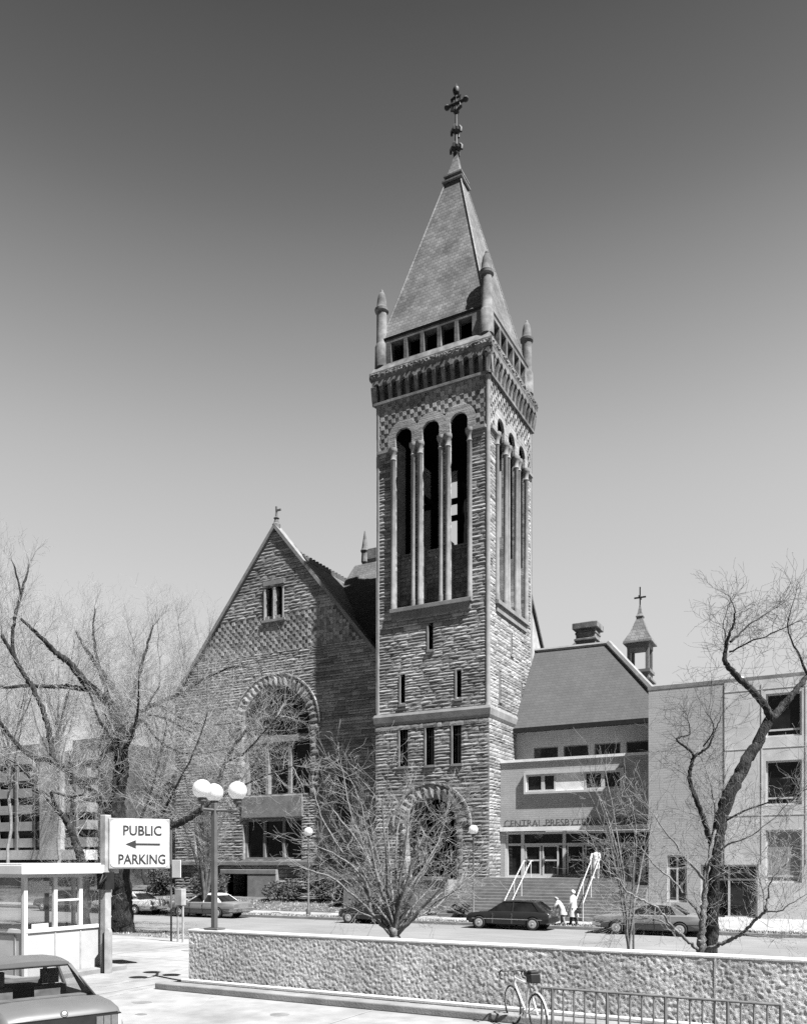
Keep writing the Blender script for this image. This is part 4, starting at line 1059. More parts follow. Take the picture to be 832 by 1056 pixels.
for cx_, cz_, a0 in ((SW-.04-rr, SZ1-.04-rr, 0), (.04+rr, SZ1-.04-rr, 90), (.04+rr, SZ0+.04+rr, 180), (SW-.04-rr, SZ0+.04+rr, 270)):
    poly += [(cx_+rr*math.cos(rad(a0+15*k)), cz_+rr*math.sin(rad(a0+15*k))) for k in range(7)]
q.prism(poly, Ps, .0, .012); fc = q.build('sign_face', M['signface'], sg)
text_mesh('lettering', 'PUBLIC', .36, .008, lambda x, y, z: Ps(.36+x, 4.03+y, .018+z), M['signink'], fc, width=.98, off=.006)
text_mesh('lettering', 'PARKING', .36, .008, lambda x, y, z: Ps(.24+x, 3.27+y, .018+z), M['signink'], fc, width=1.2, off=.006)
q = MB(); q.prism([(.42, 3.79), (.68, 3.9), (.68, 3.815), (1.3, 3.815), (1.3, 3.765), (.68, 3.765), (.68, 3.68)], Ps, .013, .022); q.build('arrow', M['signink'], fc)
# tall rounded guard by the booth corner
gp = at(110, 1003, 21.3)
gd = thing('corner_guard', 'narrow rounded steel guard standing by the booth corner', 'guard', (gp.x, gp.y, .45))
Pq = lambda u, z, d: (gp.x+u*CA+d*SA, gp.y+u*SA-d*CA, .45+z)
pr = [(-.02, 0), (.11, 0)]+[(.045+.065*math.cos(math.pi*k/10), 1.02+.14*math.sin(math.pi*k/10)) for k in range(11)]
q = MB(); q.prism(pr, Pq, -.1, .1); q.build('shell', M['post'], gd)
q = MB(); q.prism([(-.12, .03), (-.021, .03), (-.021, 1.08), (-.09, 1.02)], Pq, -.1, .06); q.build('dark_recess', M['iron'], gd)
# textured wall
WL0, WLY, WLT = -13.3, 14.56, 1.76
wl = thing('textured_wall', 'long low wall of rough pebbled concrete across the lot', 'wall', (-4, WLY, .45))
q = MB(); nx, nz = 1000, 64; L0, L1 = WL0, 4.5
rows = []
for j in range(nz+1):
    row = []; z = .4+(WLT-.04-.4)*j/nz
    for i in range(nx+1):
        x = L0+(L1-L0)*i/nx; p = Vector((x*19+z*7, z*17, 1.7)); big = .5+.5*noise.noise(Vector((x*.35, z*.6, 9)))
        d = (.018+.006*big)*noise.noise(p)+.016*noise.noise(p*1.8)+.01*noise.noise(p*3.6)
        row.append((x, WLY-d*.52-.02, z))
    rows.append(row)
q.grid(rows); q.face([(L0, WLY+.0, .4), (L0, WLY+.28, .4), (L0, WLY+.28, WLT-.04), (L0, WLY, WLT-.04)])
q.face([(L0, WLY+.28, .4), (L1, WLY+.28, .4), (L1, WLY+.28, WLT-.04), (L0, WLY+.28, WLT-.04)])
q.build('wall_face', M['pebble'], wl, smooth=70, fix=False)
q = MB(); q.box(L0-.02, L1, WLY-.03, WLY+.3, WLT-.05, WLT); bevel(q.build('wall_cap', M['cap'], wl), .012)
q = MB()
q.box(-1.86, -1.83, WLY-.03, WLY, .45, WLT-.05)
q.build('joint_rib', M['pebble'], wl)
q = MB(); q.box(L0-.35, L1, WLY-.75, WLY-.42, .44, .6); tag(bevel(q.build('wheel_kerb', M['curb']), .03, 3), 'concrete kerb running along the foot of the textured wall', 'kerb')
gr = thing('guard_rail', 'white horizontal pipe rail low against the textured wall', 'rail', (-5, WLY-.2, .45))
q = MB(); q.box(L0-.05, L1, WLY-.24, WLY-.12, .56, .64); bevel(q.build('rail', M['cap'], gr), .02)
x = L0+.15
while x < L1-.2: q = MB(); q.box(x, x+.1, WLY-.22, WLY-.1, .45, .56); q.build('rail_post', M['post'], gr); x += 1.9
q = MB(); q.box(L0-.05, L1, WLY-.4, WLY+.0, .44, .47); tag(q.build('gutter_strip', M['soil']), 'narrow dark strip between kerb and textured wall', 'gutter')
# planting bed behind the wall
struct(sheet('planting_bed', [(WLY+.28, 1.0), (20.5, .75), (22, .5)], WL0+.3, 30, M['soil'], 120, 6, .06))
# globe lamp
lp = Vector((-12.68, WLY+.14, WLT))
lt = thing('globe_lamp', 'dark three-armed lamp with white globes on the end of the wall', 'street lamp', tuple(lp))
q = MB(); q.box(lp.x-.2, lp.x+.2, lp.y-.14, lp.y+.14, WLT, WLT+.05); q.box(lp.x-.055, lp.x+.055, lp.y-.055, lp.y+.055, WLT+.05, 4.66); bevel(q.build('post', M['lampmetal'], lt), .008)
for lat, dep in ((-.17, -.45), (-.12, .5), (.53, .0)):
    gx, gy = lp.x+lat*CA-dep*SA*1., lp.y+lat*SA+dep*CA
    q = MB(); q.tube([(lp.x, lp.y, 4.5), (gx, gy, 4.5), (gx, gy, 4.66)], .04, 6); q.lathe([(.07, 4.64), (.1, 4.68), (.1, 4.76)], (gx, gy, 0), 12); ar = q.build('arm', M['lampmetal'], lt)
    q = MB(); q.lathe([(.215*math.sin(math.pi*k/14)+.001, 4.95-.215*math.cos(math.pi*k/14)) for k in range(15)], (gx, gy, 0), 24); q.build('globe', M['globe'], ar, smooth=80)
# bicycle rack
RKY, RK0, RK1, RKT = 13.3, -4.42, -.78, 1.21
rk = thing('bicycle_rack', 'dark barred metal bicycle rack in front of the textured wall', 'bicycle rack', (-2.6, RKY, .45))
q = MB(); q.tube([(RK0, RKY, RKT), (RK1, RKY, RKT)], .022, 8); q.tube([(RK0, RKY, .55), (RK1, RKY, .55)], .018, 8)
for x in (RK0, RK1): q.tube([(x, RKY, .45), (x, RKY, RKT)], .024, 8); q.box(x-.03, x+.03, RKY-.3, RKY+.3, .45, .49)
q.build('frame', M['rail'], rk)
for k in range(19):
    x = RK0+(RK1-RK0)*(k+1)/20; q = MB(); q.tube([(x, RKY, .55), (x, RKY, RKT)], .016 if k % 5 else .028, 6); q.build('bar', M['rail'], rk)
# bicycle: front wheel towards the rack end, seen almost from behind
bk_ = thing('bicycle', 'pale ten-speed bicycle with drop handlebars parked at the rack', 'bicycle', (-4.75, 13.35, .45))
BA = rad(134); Tb = xf((-4.74, 13.42, .45), BA)
lean = lambda x, y, z: Tb(x, y+z*.06, z)
for nm, wx in (('wheel', -.5), ('wheel', .52)):
    q = MB(); q.tube([lean(wx+.335*math.cos(k*math.pi/14), 0, .345+.335*math.sin(k*math.pi/14)) for k in range(29)], .015, 6, cap=False); wo = q.build(nm, M['tyre'], bk_, smooth=60)
    q = MB(); q.tube([lean(wx+.308*math.cos(k*math.pi/14), 0, .345+.308*math.sin(k*math.pi/14)) for k in range(29)], .009, 6, cap=False); q.build('rim', M['chrome'], wo)
    q = MB()
    for k in range(12): q.tube([lean(wx, .02*(-1)**k, .345), lean(wx+.3*math.cos(k*math.pi/6), 0, .345+.3*math.sin(k*math.pi/6))], .0012, 3)
    q.build('spokes', M['chrome'], wo)
q = MB()
q.tube([lean(-.5+.37*math.cos(rad(20)+k*.24), 0, .345+.37*math.sin(rad(20)+k*.24)) for k in range(12)], .016, 5); q.build('mudguard', M['carpale'], bk_)
q = MB()
for a, b in (((-.5, .345), (-.05, .3)), ((-.5, .345), (-.2, .82)), ((-.05, .3), (-.2, .82)), ((-.2, .8), (.36, .84)), ((-.05, .3), (.38, .74)), ((.36, .88), (.38, .72)), ((.38, .72), (.52, .345))):
    q.tube([lean(a[0], 0, a[1]), lean(b[0], 0, b[1])], .017, 6)
q.build('frame', M['carpale'], bk_)
q = MB(); q.tube([lean(-.2, 0, .8), lean(-.22, 0, .94)], .014, 6)
q.grid([[lean(-.22+x, y*w_, .96+z) for y, z in ((-1, 0), (-.5, .05), (0, .055), (.5, .05), (1, 0), (.4, -.03), (-.4, -.03))] for x, w_ in ((-.13, .03), (-.1, .09), (0, .075), (.1, .03), (.16, .02))], close=True); q.build('saddle', M['iron'], bk_, smooth=60)
q = MB(); q.tube([lean(.36, 0, .86), lean(.4, 0, .96)], .014, 6)
for s in (-1, 1): q.tube([lean(.4, 0, .96), lean(.41, s*.2, .96), lean(.5, s*.21, .95), lean(.55, s*.21, .88), lean(.5, s*.21, .82), lean(.4, s*.21, .82)], .014, 6)
q.build('handlebar', M['iron'], bk_)
q = MB(); q.lathe([(.09, -.01), (.09, .01)], (0, 0, 0), 14, axis='y'); q.v = [lean(-.05+v[0], .05+v[1], .3+v[2]) for v in q.v]; q.tube([lean(-.05, .06, .3), lean(.1, .1, .2)], .012, 5); q.tube([lean(-.05, -.06, .3), lean(-.2, -.1, .4)], .012, 5); q.build('crank', M['chrome'], bk_)
q = MB(); q.box(-.5, -.3, -.09, .09, .86, 1.02, fn=lean); q.box(-.48, -.32, -.075, .075, 1.02, 1.06, fn=lean); bevel(q.build('saddle_bag', M['iron'], bk_), .03, 3)

# ================================================================== street furniture
for lab, px, Z, zt_ in (('small white globe lamp on a post before the gabled front', 318, 49.5, 5.0), ('small white globe lamp at the left end of the church steps', 488, 46.5, 5.0)):
    p = at(px, 900, Z); x, y = p.x, min(p.y, 43.9)
    t = thing('post_lamp', lab, 'street lamp', (x, y, .15), 'globe lamps before the church')
    q = MB(); q.lathe([(.14, .15), (.14, .5), (.07, .6), (.05, 4.7), (.1, 4.8), (.12, 4.92)], (x, y, 0), 10); q.build('post', M['lampmetal'], t, smooth=40)
    q = MB(); q.lathe([(.27*math.sin(math.pi*k/10)+.001, 5.16-.27*math.cos(math.pi*k/10)) for k in range(11)], (x, y, 0), 16); q.build('globe', M['globe'], t, smooth=80)
def sign_pole(label, px, Z, ztop, plates, cat='sign post', name='sign_post'):
    p = at(px, 900, Z); zg = .2
    t = thing(name, label, cat, (p.x, p.y, zg))
    q = MB(); q.tube([(p.x, p.y, zg), (p.x, p.y, ztop)], .035, 8); q.build('pole', M['lampmetal'], t)
    for (dx, z0, z1, w_) in plates:
        q = MB(); q.box(p.x+dx-w_/2, p.x+dx+w_/2, p.y-.08, p.y-.045, z0, z1); bevel(q.build('plate', M['signface'], t), .01)
    return t
sign_pole('thin street pole with a small white plate right of the parking sign', 176.5, 30.5, 4.5, [(.32, 2.75, 3.4, .42)])
sign_pole('thin bare pole rising behind the wall before the steps', 653, 27., 3.6, [])
# pale newspaper boxes / posts beside the entrance
q = MB(); p = fY(655, 905, 46.6)
nb = thing('notice_pillar', 'pair of narrow white pillars at the right end of the steps', 'pillar', (p[0], 46.6, 1.9))
for dx in (-.1, .45): q = MB(); q.box(p[0]+dx-.17, p[0]+dx+.17, 46.35, 46.75, 2., 3.7); bevel(q.build('pillar', M['paint'], nb), .02)
p = at(186, 900, 30)
mb_ = thing('meter_box', 'grey utility cabinet on legs beside the thin street pole', 'utility box', (p.x, p.y, .2))
q = MB(); q.box(p.x-.17, p.x+.17, p.y-.12, p.y+.12, 1.75, 2.35); bevel(q.build('cabinet', M['post'], mb_), .02)
q = MB()
for dx in (-.12, .12): q.box(p.x+dx-.025, p.x+dx+.025, p.y-.03, p.y+.03, .15, 1.75)
q.build('leg', M['post'], mb_)

# ================================================================== people
def skin_body(name, edges_pts, links, mat_, parent, sub=2):
    me = bpy.data.meshes.new(name); me.from_pydata([p[:3] for p in edges_pts], links, [])
    o = bpy.data.objects.new(name, me); COL.objects.link(o)
    md = o.modifiers.new('s', 'SKIN'); 
    sv = me.skin_vertices[0].data if me.skin_vertices else None
    if sv:
        for i, p in enumerate(edges_pts): sv[i].radius = (p[3], p[4] if len(p) > 4 else p[3]); sv[i].use_root = (i == 0)
    sb = o.modifiers.new('u', 'SUBSURF'); sb.levels = sub; sb.render_levels = sub
    me2 = bpy.data.meshes.new_from_object(o.evaluated_get(bpy.context.evaluated_depsgraph_get()))
    bpy.data.objects.remove(o); me2.name = name; me2.materials.clear(); me2.materials.append(mat_)
    for pl in me2.polygons: pl.use_smooth = True
    o = bpy.data.objects.new(name, me2); COL.objects.link(o); adopt(o, parent); return o
def person(label, loc, a, hgt=1.7, stride=.22, bend=0., coat=(.45, 1.4), coatm=None, hairm=None, arm=((.2, -.05), (.05, .1)), bag=False, hat=False, legm=None):
    t = thing('person', label, 'person', loc); k = hgt/1.7
    T0 = xf(loc, a)
    def T(x, y, z):
        z *= k; x *= k; y *= k
        if bend and z > .9*k:
            e = z-.9*k; x, z = x+e*math.sin(bend), .9*k+e*math.cos(bend)
        return T0(x, y, z)
    P = []; E_ = []
    def add(x, y, z, r, r2=None, link=None):
        P.append((*T(x, y, z), r*k, (r2 or r)*k)); 
        if link is not None: E_.append((link, len(P)-1))
        return len(P)-1
    pel = add(0, 0, .95, .15, .12)
    wa = add(0, 0, 1.12, .13, .11, pel); ch = add(0, 0, 1.32, .16, .12, wa); nk = add(0, 0, 1.46, .06, None, ch)
    hd_ = add(.02, 0, 1.56, .085, .075, nk); add(.02, 0, 1.66, .075, .07, hd_)
    for s, st_ in ((-1, stride), (1, -stride)):
        hp = add(0, s*.1, .86, .1, None, pel); kn = add(st_*.55+.03, s*.1, .48, .065, None, hp); an = add(st_-.02 if st_ > 0 else st_*1.1, s*.1, .09, .04, None, kn); add((st_ if st_ > 0 else st_*1.1)+.13, s*.1, .045, .04, None, an)
    hands = []
    for s, (ax_, bx_) in ((-1, arm[0]), (1, arm[1])):
        sh = add(0, s*.19, 1.38, .065, None, ch); elb = add(ax_, s*.24, 1.12, .045, None, sh); wr = add(ax_+bx_+.08, s*.22, .92, .033, None, elb)
        pm = add(ax_+bx_+.12, s*.215, .86, .035, .025, wr); hands.append((ax_+bx_+.13, s*.215, .84))
    skin_body('body', P, E_, M['skin'], t)
    for h in hands:                                  # five short fingers and a thumb on each hand
        q = MB()
        for i, ln in enumerate((.05, .06, .065, .058, .045)):
            y = h[1]+(i-2)*.016; 
            if i == 0: q.tube([T(h[0], y, h[2]+.03), T(h[0]+.035, y-.01, h[2]+.005)], .009, 5)
            else: q.tube([T(h[0], y, h[2]+.01), T(h[0]+.012, y, h[2]-.03), T(h[0]+.002, y, h[2]-ln)], .008, 5)
        q.build('fingers', M['skin'], t)
    cm = coatm or M['coat']
    q = MB(); z0, z1 = coat; rows = []
    for f, rx, ry in ((0, .2+stride*.35, .24), (.35, .18+stride*.15, .215), (.55, .165, .19), (.72, .165, .2), (.9, .165, .215), (1., .13, .18), (1.04, .075, .085)):
        z = z0+(z1-z0)*f; rows.append([T(rx*math.cos(2*math.pi*i/14)*(1+.06*math.sin(3*i)), ry*math.sin(2*math.pi*i/14)*(1+.05*math.cos(4*i)), z) for i in range(14)])
    q.grid(rows, close=True); q.face(rows[0][::-1])
    for s, (ax_, bx_) in ((-1, arm[0]), (1, arm[1])):
        q.tube([T(0, s*.17, 1.4), T(0, s*.2, 1.36), T(ax_, s*.24, 1.12), T(ax_+bx_+.06, s*.225, .95)], [.075*k, .085*k, .068*k, .055*k], 8)
    q.build('coat', cm, t, smooth=60)
    q = MB()
    for s, st_ in ((-1, stride), (1, -stride)):
        q.tube([T(0, s*.1, .84), T(st_*.55+.03, s*.1, .48), T(st_-.02 if st_ > 0 else st_*1.1, s*.1, .1)], [.115*k, .085*k, .065*k], 8)
        xs_ = st_ if st_ > 0 else st_*1.1
        q.box(xs_-.09, xs_+.18, s*.1-.05, s*.1+.05, .0, .09, fn=T)
    q.build('trousers', legm or M['darkcloth'], t, smooth=50)
    q = MB(); rows = []
    for i in range(7):
        f = i/6; th = math.pi*.62*f
        rows.append([T(.005+.105*math.sin(th)*math.cos(2*math.pi*j/12)-(.02 if f > .6 else 0), .095*math.sin(th)*math.sin(2*math.pi*j/12), 1.625+.12*math.cos(th)) for j in range(12)])
    q.grid(rows, close=True)
    q.build('hat' if hat else 'hair', hairm or M['hair'], t, smooth=60, fix=False)
    q = MB(); q.tube([T(.09, 0, 1.61), T(.122, 0, 1.575), T(.1, 0, 1.56)], .012, 5)
    for s in (-1, 1): q.lathe([(.002, -.011), (.011, 0), (.002, .011)], T(.098, s*.035, 1.615), 6)
    q.tube([T(.1, -.025, 1.525), T(.105, 0, 1.523), T(.1, .025, 1.525)], .006, 4); q.build('face', M['hair'], t)
    if bag:
        q = MB(); q.box(-.14, .14, -.32, -.22, .55, .82, fn=T); q.tube([T(-.1, -.27, .82), T(0, -.25, .95), T(.1, -.27, .82)], .012, 5); bg_ = bevel(q.build('bag', M['darkcloth'], t), .03)
    return t
person('person in long pale coat and light hat walking past the steps with dark bag', (-11.9, 40.75, .15), rad(175), 1.74, .2, .03, (.42, 1.42), hairm=M['whitehair'], hat=True, bag=False)
q = MB(); q.box(-11.7, -11.42, 40.5, 40.62, .75, 1.05); tag(bevel(q.build('handbag', M['darkcloth']), .03), 'dark handbag carried by the person in the pale coat', 'bag')
person('shorter person in light jacket stooping forward beside the black hatchback', (-12.4, 40.6, .15), rad(180), 1.5, .12, .55, (.6, 1.42), coatm=M['palegrey'], hairm=M['greycloth'], arm=((.22, .12), (.28, .1)), legm=M['greycloth'])
person('dark-haired person in white standing at the top of the steps', (-12.28, 46.5, 2.42), rad(-95), 1.7, .06, 0, (.55, 1.42), legm=M['coat'])

# ================================================================== trees
def r_(pts): return max(p[3] for p in pts)
class Tree:
    def __init__(s, Z, seed, k=1.): s.k = k; s.Z = Z; s.r = random.Random(seed); s.limb = MB(); s.tw = MB(); s.tw2 = MB(); s.count = 0
    def path(s, pts, sub=4, wob=.02):
        """pts: (px, py, depth offset, diameter px) -> smooth world polyline with radii"""
        V = [at(p[0], p[1], s.Z+p[2]) for p in pts]; rr = [max(.004, p[3]*s.k*.5*(s.Z+p[2])/F) for p in pts]
        out, ro = [], []
        n = len(V)
        for i in range(n-1):
            a, b, c, d = V[max(i-1, 0)], V[i], V[i+1], V[min(i+2, n-1)]
            for k in range(sub):
                t = k/sub
                q = .5*((2*b)+(c-a)*t+(2*a-5*b+4*c-d)*t*t+(3*b-a-3*c+d)*t**3)
                r = rr[i]+(rr[i+1]-rr[i])*t
                if i or k: q = q+Vector([s.r.uniform(-1, 1) for _ in range(3)])*(wob+r*.12)
                out.append(q); ro.append(r*s.r.uniform(.95, 1.06))
        out.append(V[-1]); ro.append(rr[-1]); return out, ro
    def limbs(s, pts, tw=None, sub=4, wob=.02, n=None):
        P, r = s.path(pts, 7 if r_(pts) > 5 else sub, wob); s.limb.tube(P, r, n or (14 if r[0] > .09 else 7), knot=.13 if r[0] > .05 else .08, rnd=s.r)
        if tw: s.sprout(P, r, *tw)
        return P, r
    def twig(s, p, d, Ln, r, lev, up=.12, dens=1., spread=(25, 60)):
        n = max(3, min(7, int(Ln/.22)+2)); P = [p]; rr = [r]; q = p.copy(); d = d.normalized()
        for i in range(n):
            d = (d+Vector([s.r.gauss(0, 1) for _ in range(3)])*.13+Vector((0, 0, up))*(.6 if lev else 1)).normalized()
            q = q+d*(Ln/n); P.append(q.copy()); rr.append(max(.0028, r*(1-.72*(i+1)/n)))
            if lev > 0 and i >= 0:
                for _ in range(1 if s.r.random() < .78*dens else 0):
                    s.twig(q, s.turn(d, *spread), Ln*s.r.uniform(.42, .72), max(.0028, rr[-1]*.66), lev-1, up, dens, spread)
        (s.tw if r > .014 else s.tw2).tube(P, rr, 4 if r > .02 else 3, cap=False); s.count += 1
    def turn(s, d, a0, a1):
        o = d.orthogonal().normalized(); o.rotate(Matrix.Rotation(s.r.uniform(0, 2*math.pi), 3, d))
        a = rad(s.r.uniform(a0, a1)); return d*math.cos(a)+o*math.sin(a)
    def sprout(s, P, r, every=.5, L=(1, 2), lev=2, rt=.02, start=.15, up=.12, dens=1., spread=(25, 60), tip=True):
        tot = sum((P[i+1]-P[i]).length for i in range(len(P)-1)); acc = 0; nxt = tot*start
        for i in range(len(P)-1):
            seg = (P[i+1]-P[i]); l = seg.length
            if l < 1e-6: continue
            while nxt < acc+l:
                q = P[i]+seg*((nxt-acc)/l); d = s.turn(seg.normalized(), 35, 80)
                s.twig(q, d, s.r.uniform(*L), min(rt, r[i]*.7), lev, up, dens, spread); nxt += every*s.r.uniform(.5, 1.5)
            acc += l
        if tip:
            d = (P[-1]-P[-2]).normalized()
            for _ in range(3): s.twig(P[-1], s.turn(d, 5, 35), s.r.uniform(*L), min(rt, r[-1]), lev, up, dens, spread)
    def done(s, name, label, base, bark, twig, twig2=None, group=None):
        t = thing(name, label, 'tree', base, group)
        s.limb.build('trunk', bark, t, smooth=60, fix=False)
        if s.tw.v: s.tw.build('branches', twig, t, fix=False)
        if s.tw2.v: s.tw2.build('twigs', twig2 or twig, t, fix=False)
        print(name, s.count, len(s.tw.f)+len(s.tw2.f)); return t

# big street elm whose trunk stands behind the parking sign
e = Tree(36.6, 11, 1.08)
TW = (.25, (.7, 1.9), 2, .013, .12, .06, 1.1, (30, 75))
TWf = (.2, (.7, 1.8), 2, .0125, .1, .06, 1.1, (30, 75))
e.limbs([(127, 968, 0, 26), (126, 955, 0, 21), (125, 925, 0, 19), (124, 890, 0, 18), (122, 855, 0, 16.5), (121.5, 830, 0, 14), (124, 800, 0, 13.5), (125, 775, 0, 12.5), (125, 755, 0, 11)], None, wob=.01)
e.limbs([(125, 757, 0, 10), (122.6, 745, -.2, 9), (115, 728, -.6, 8.5), (98, 713, -1.2, 8), (86.5, 702, -1.6, 7), (69, 681.5, -2.2, 6), (57.7, 673, -2.5, 5), (43, 658, -2.9, 4), (21.6, 638, -3.3, 2.5)], TW)
e.limbs([(125, 757, 0, 8), (124, 739, .4, 7), (122.6, 722, .9, 6), (115, 707, 1.5, 5), (101, 687, 2.2, 4.4), (89, 670, 2.8, 3.2), (78, 651, 3.2, 2)], TWf)
e.limbs([(98, 713, -1.2, 5.5), (75, 709, -1.6, 4.5), (55, 708, -2., 4), (35, 707.5, -2.4, 3.4), (0, 709, -3, 2.6), (-20, 704, -3.3, 2)], TW)
e.limbs([(126, 775, 0, 7), (135.6, 748, 1, 5.5), (144, 736, 1.5, 4.5), (161.5, 726, 2, 3.8), (184.6, 716, 2.4, 3), (213, 699, 2.6, 2), (232, 690, 2.6, 1.2)], TWf)
e.limbs([(125, 862, -.2, 9), (140, 857, -.9, 7.5), (160, 853, -1.6, 7), (185, 849, -2, 6.5), (203, 838, -2.2, 6), (218, 824, -2.2, 5), (226, 805, -2., 4.4), (233, 785, -1.8, 3.6), (245, 765, -1.6, 3), (262, 742, -1.4, 2)], (.16, (.7, 1.9), 2, .012, .2, .1, 1.05, (25, 65)))
e.limbs([(233, 785, -1.8, 2.8), (250, 778, -2.4, 2.2), (275, 752, -3, 1.6), (290, 735, -3.2, 1)], (.16, (.7, 1.7), 2, .012, .1, .08, 1.05, (20, 60)))
e.limbs([(124, 770, 0, 6), (112, 772, -1, 6), (103, 785, -1.5, 4), (96, 795, -1.9, 3)], TWf)
e.limbs([(121, 845, 0, 8), (112, 838, -.6, 7), (96, 817, -1.4, 6), (82, 808, -2, 6), (69, 795, -2.5, 6.5), (48, 783, -3.2, 6.5), (34, 781, -3.6, 5), (15, 765, -4, 4), (0, 745, -4.4, 3), (-15, 735, -4.6, 2)], TW)
e.limbs([(55, 785, -3, 5.5), (53, 770, -3, 5), (50, 752, -3, 5), (45, 735, -3, 4.8), (39.6, 722, -3.1, 4.6), (31, 705, -3.2, 4.4), (20, 688, -3.4, 4), (10, 670, -3.6, 3.6), (2, 655, -3.8, 3)], TW)
e.limbs([(18, 685, -3.4, 3.6), (13, 667, -3.3, 3.4), (13.5, 648, -3.2, 3.2), (17, 630, -3.2, 3), (21, 614, -3.1, 2.6), (26, 598, -3, 2), (30, 582, -2.8, 1.2)], (.25, (.5, 1.2), 2, .012, .1, .15, 1., (25, 60)))
e.limbs([(21, 614, -3.1, 2.2), (18, 595, -3.4, 1.8), (13, 580, -3.6, 1)], (.25, (.5, 1.2), 2, .012, .1, .15, 1., (25, 60)))
e.limbs([(125, 760, .2, 7), (132, 735, .8, 5), (140, 705, 1.4, 3.6), (150, 672, 1.8, 2.4), (158, 645, 2, 1.4)], TWf)
e.limbs([(122, 745, .4, 5), (110, 715, 1.6, 4), (100, 680, 2.2, 3), (96, 650, 2.6, 2), (98, 628, 2.8, 1.2)], TWf)
for k in range(8):
    a = R.uniform(-.5, .5); x = R.uniform(108, 150); e.limbs([(124, 770+R.uniform(-15, 40), 0, 4), (124+(x-124)*1.2+R.uniform(-12, 26), 745+R.uniform(-10, 30), R.uniform(-2, 2), 2.6), (124+(x-124)*2.4+R.uniform(-10, 40), 715+R.uniform(-20, 60), R.uniform(-4, 4), 1.2)], TWf)
for pts in ([(213, 699, 2.6, 2), (240, 688, 2., 1.5), (270, 690, 1.6, .9)], [(161.5, 726, 2, 3), (190, 742, 1.2, 2.2), (222, 748, .6, 1.6), (258, 742, .2, 1)], [(144, 736, 1.5, 3), (165, 765, .4, 2.2), (195, 778, -.2, 1.6), (235, 772, -.6, 1)],
            [(160, 853, -1.6, 3), (180, 815, -2.2, 2.2), (200, 775, -2.6, 1.5), (214, 735, -2.8, .9)], [(203, 838, -2.2, 3), (240, 815, -2.8, 2), (275, 800, -3.2, 1.4), (305, 790, -3.4, .9)], [(140, 857, -.9, 3), (155, 820, -.6, 2.2), (165, 780, -.4, 1.5), (172, 745, -.3, .9)]):
    e.limbs(pts, (.13, (.6, 1.8), 2, .01, .1, .06, 1.1, (25, 70)))
eb = at(127, 966, 36.6)
e.done('elm_tree', 'large bare elm with thick dark trunk behind the PUBLIC PARKING sign', (eb.x, eb.y, .1), M['barkgrey'], M['twig'], M['twigpale'])
# leaning tree at the far left, behind the booth
l = Tree(30.5, 5)
l.limbs([(88, 968, 0, 11), (87, 930, 0, 9.5), (85, 892, 0, 9), (80, 875, 0, 8), (75, 861, 0, 7), (67, 845, .2, 6), (57, 834, .5, 5.4), (48, 822, .8, 5), (35, 807, 1, 4), (20, 790, 1.2, 3), (5, 780, 1.4, 2)], TWf)
l.limbs([(69, 848, 0, 4), (52, 818, -.4, 3), (70, 822, -.8, 2.4), (85, 820, -1.4, 1.4)], TWf)
l.limbs([(76, 862, 0, 4), (74, 835, .8, 3), (76, 812, 1.4, 2.2), (72, 780, 2, 1.2)], TWf)
lb = at(88, 966, 30.5); l.done('street_tree', 'slender leaning bare tree rising behind the booth roof', (lb.x, lb.y, .2), M['bark'], M['twig'])
# tall trees far behind, left of the gable
for (px, top, Z, sd, wd) in ((163, 625, 78, 21, 42), (205, 640, 84, 22, 30), (60, 640, 74, 23, 60), (8, 590, 66, 24, 46), (112, 655, 88, 25, 50)):
    g_ = Tree(Z, sd, .6)
    g_.limbs([(px, 892, 0, 6), (px+2, 820, 0, 5), (px-1, 760, 0, 4), (px+1, 700, 0, 2.6), (px, top+18, 0, 1)], (.45, (1.4, 3.0), 2, .018, .3, .1, 1.1, (25, 65)), wob=.1)
    for k in range(10):
        s_ = (-1)**k; xx = px+s_*wd*g_.r.uniform(.25, .8); z0 = g_.r.uniform(750, 830)
        g_.limbs([(px, z0, 0, 3), (px+(xx-px)*.5, z0-50, g_.r.uniform(-3, 3), 2), (xx, z0-110+g_.r.uniform(-20, 30), g_.r.uniform(-5, 5), .8)], (.42, (1.4, 2.8), 2, .018, .1, .1, 1.1, (25, 65)), wob=.1)
    bb = at(px, 890, Z)
    lab = {21: 'tall upright bare tree just left of the gable', 22: 'bare tree closest to the left slope of the gable', 23: 'wide pale bare tree above the office block', 24: 'highest bare tree at the left edge', 25: 'bare distant tree seen between the elm limbs'}[sd]
    g_.done('bare_tree', lab, (bb.x, bb.y, .5), M['twig'], M['twigpale'], M['twigpale'], 'bare trees far behind the church')
# young street tree in front of the gabled front (pale twigs)
y_ = Tree(49.5, 31)
for k in range(9):
    dx = y_.r.uniform(-75, 60); dy = y_.r.uniform(60, 190)
    y_.limbs([(212, 935, 0, 3.5), (212+dx*.12, 890, 0, 3), (212+dx*.4, 870-dy*.4, y_.r.uniform(-1, 1), 2), (212+dx, 870-dy, y_.r.uniform(-1.5, 1.5), .8)], (.26, (.8, 1.9), 2, .012, .2, .1, 1.05, (22, 60)))
bb = at(212, 932, 49.5); y_.done('young_tree', 'slim pale bare tree growing against the gabled front', (bb.x, bb.y, .5), M['twigdark'], M['twig'])
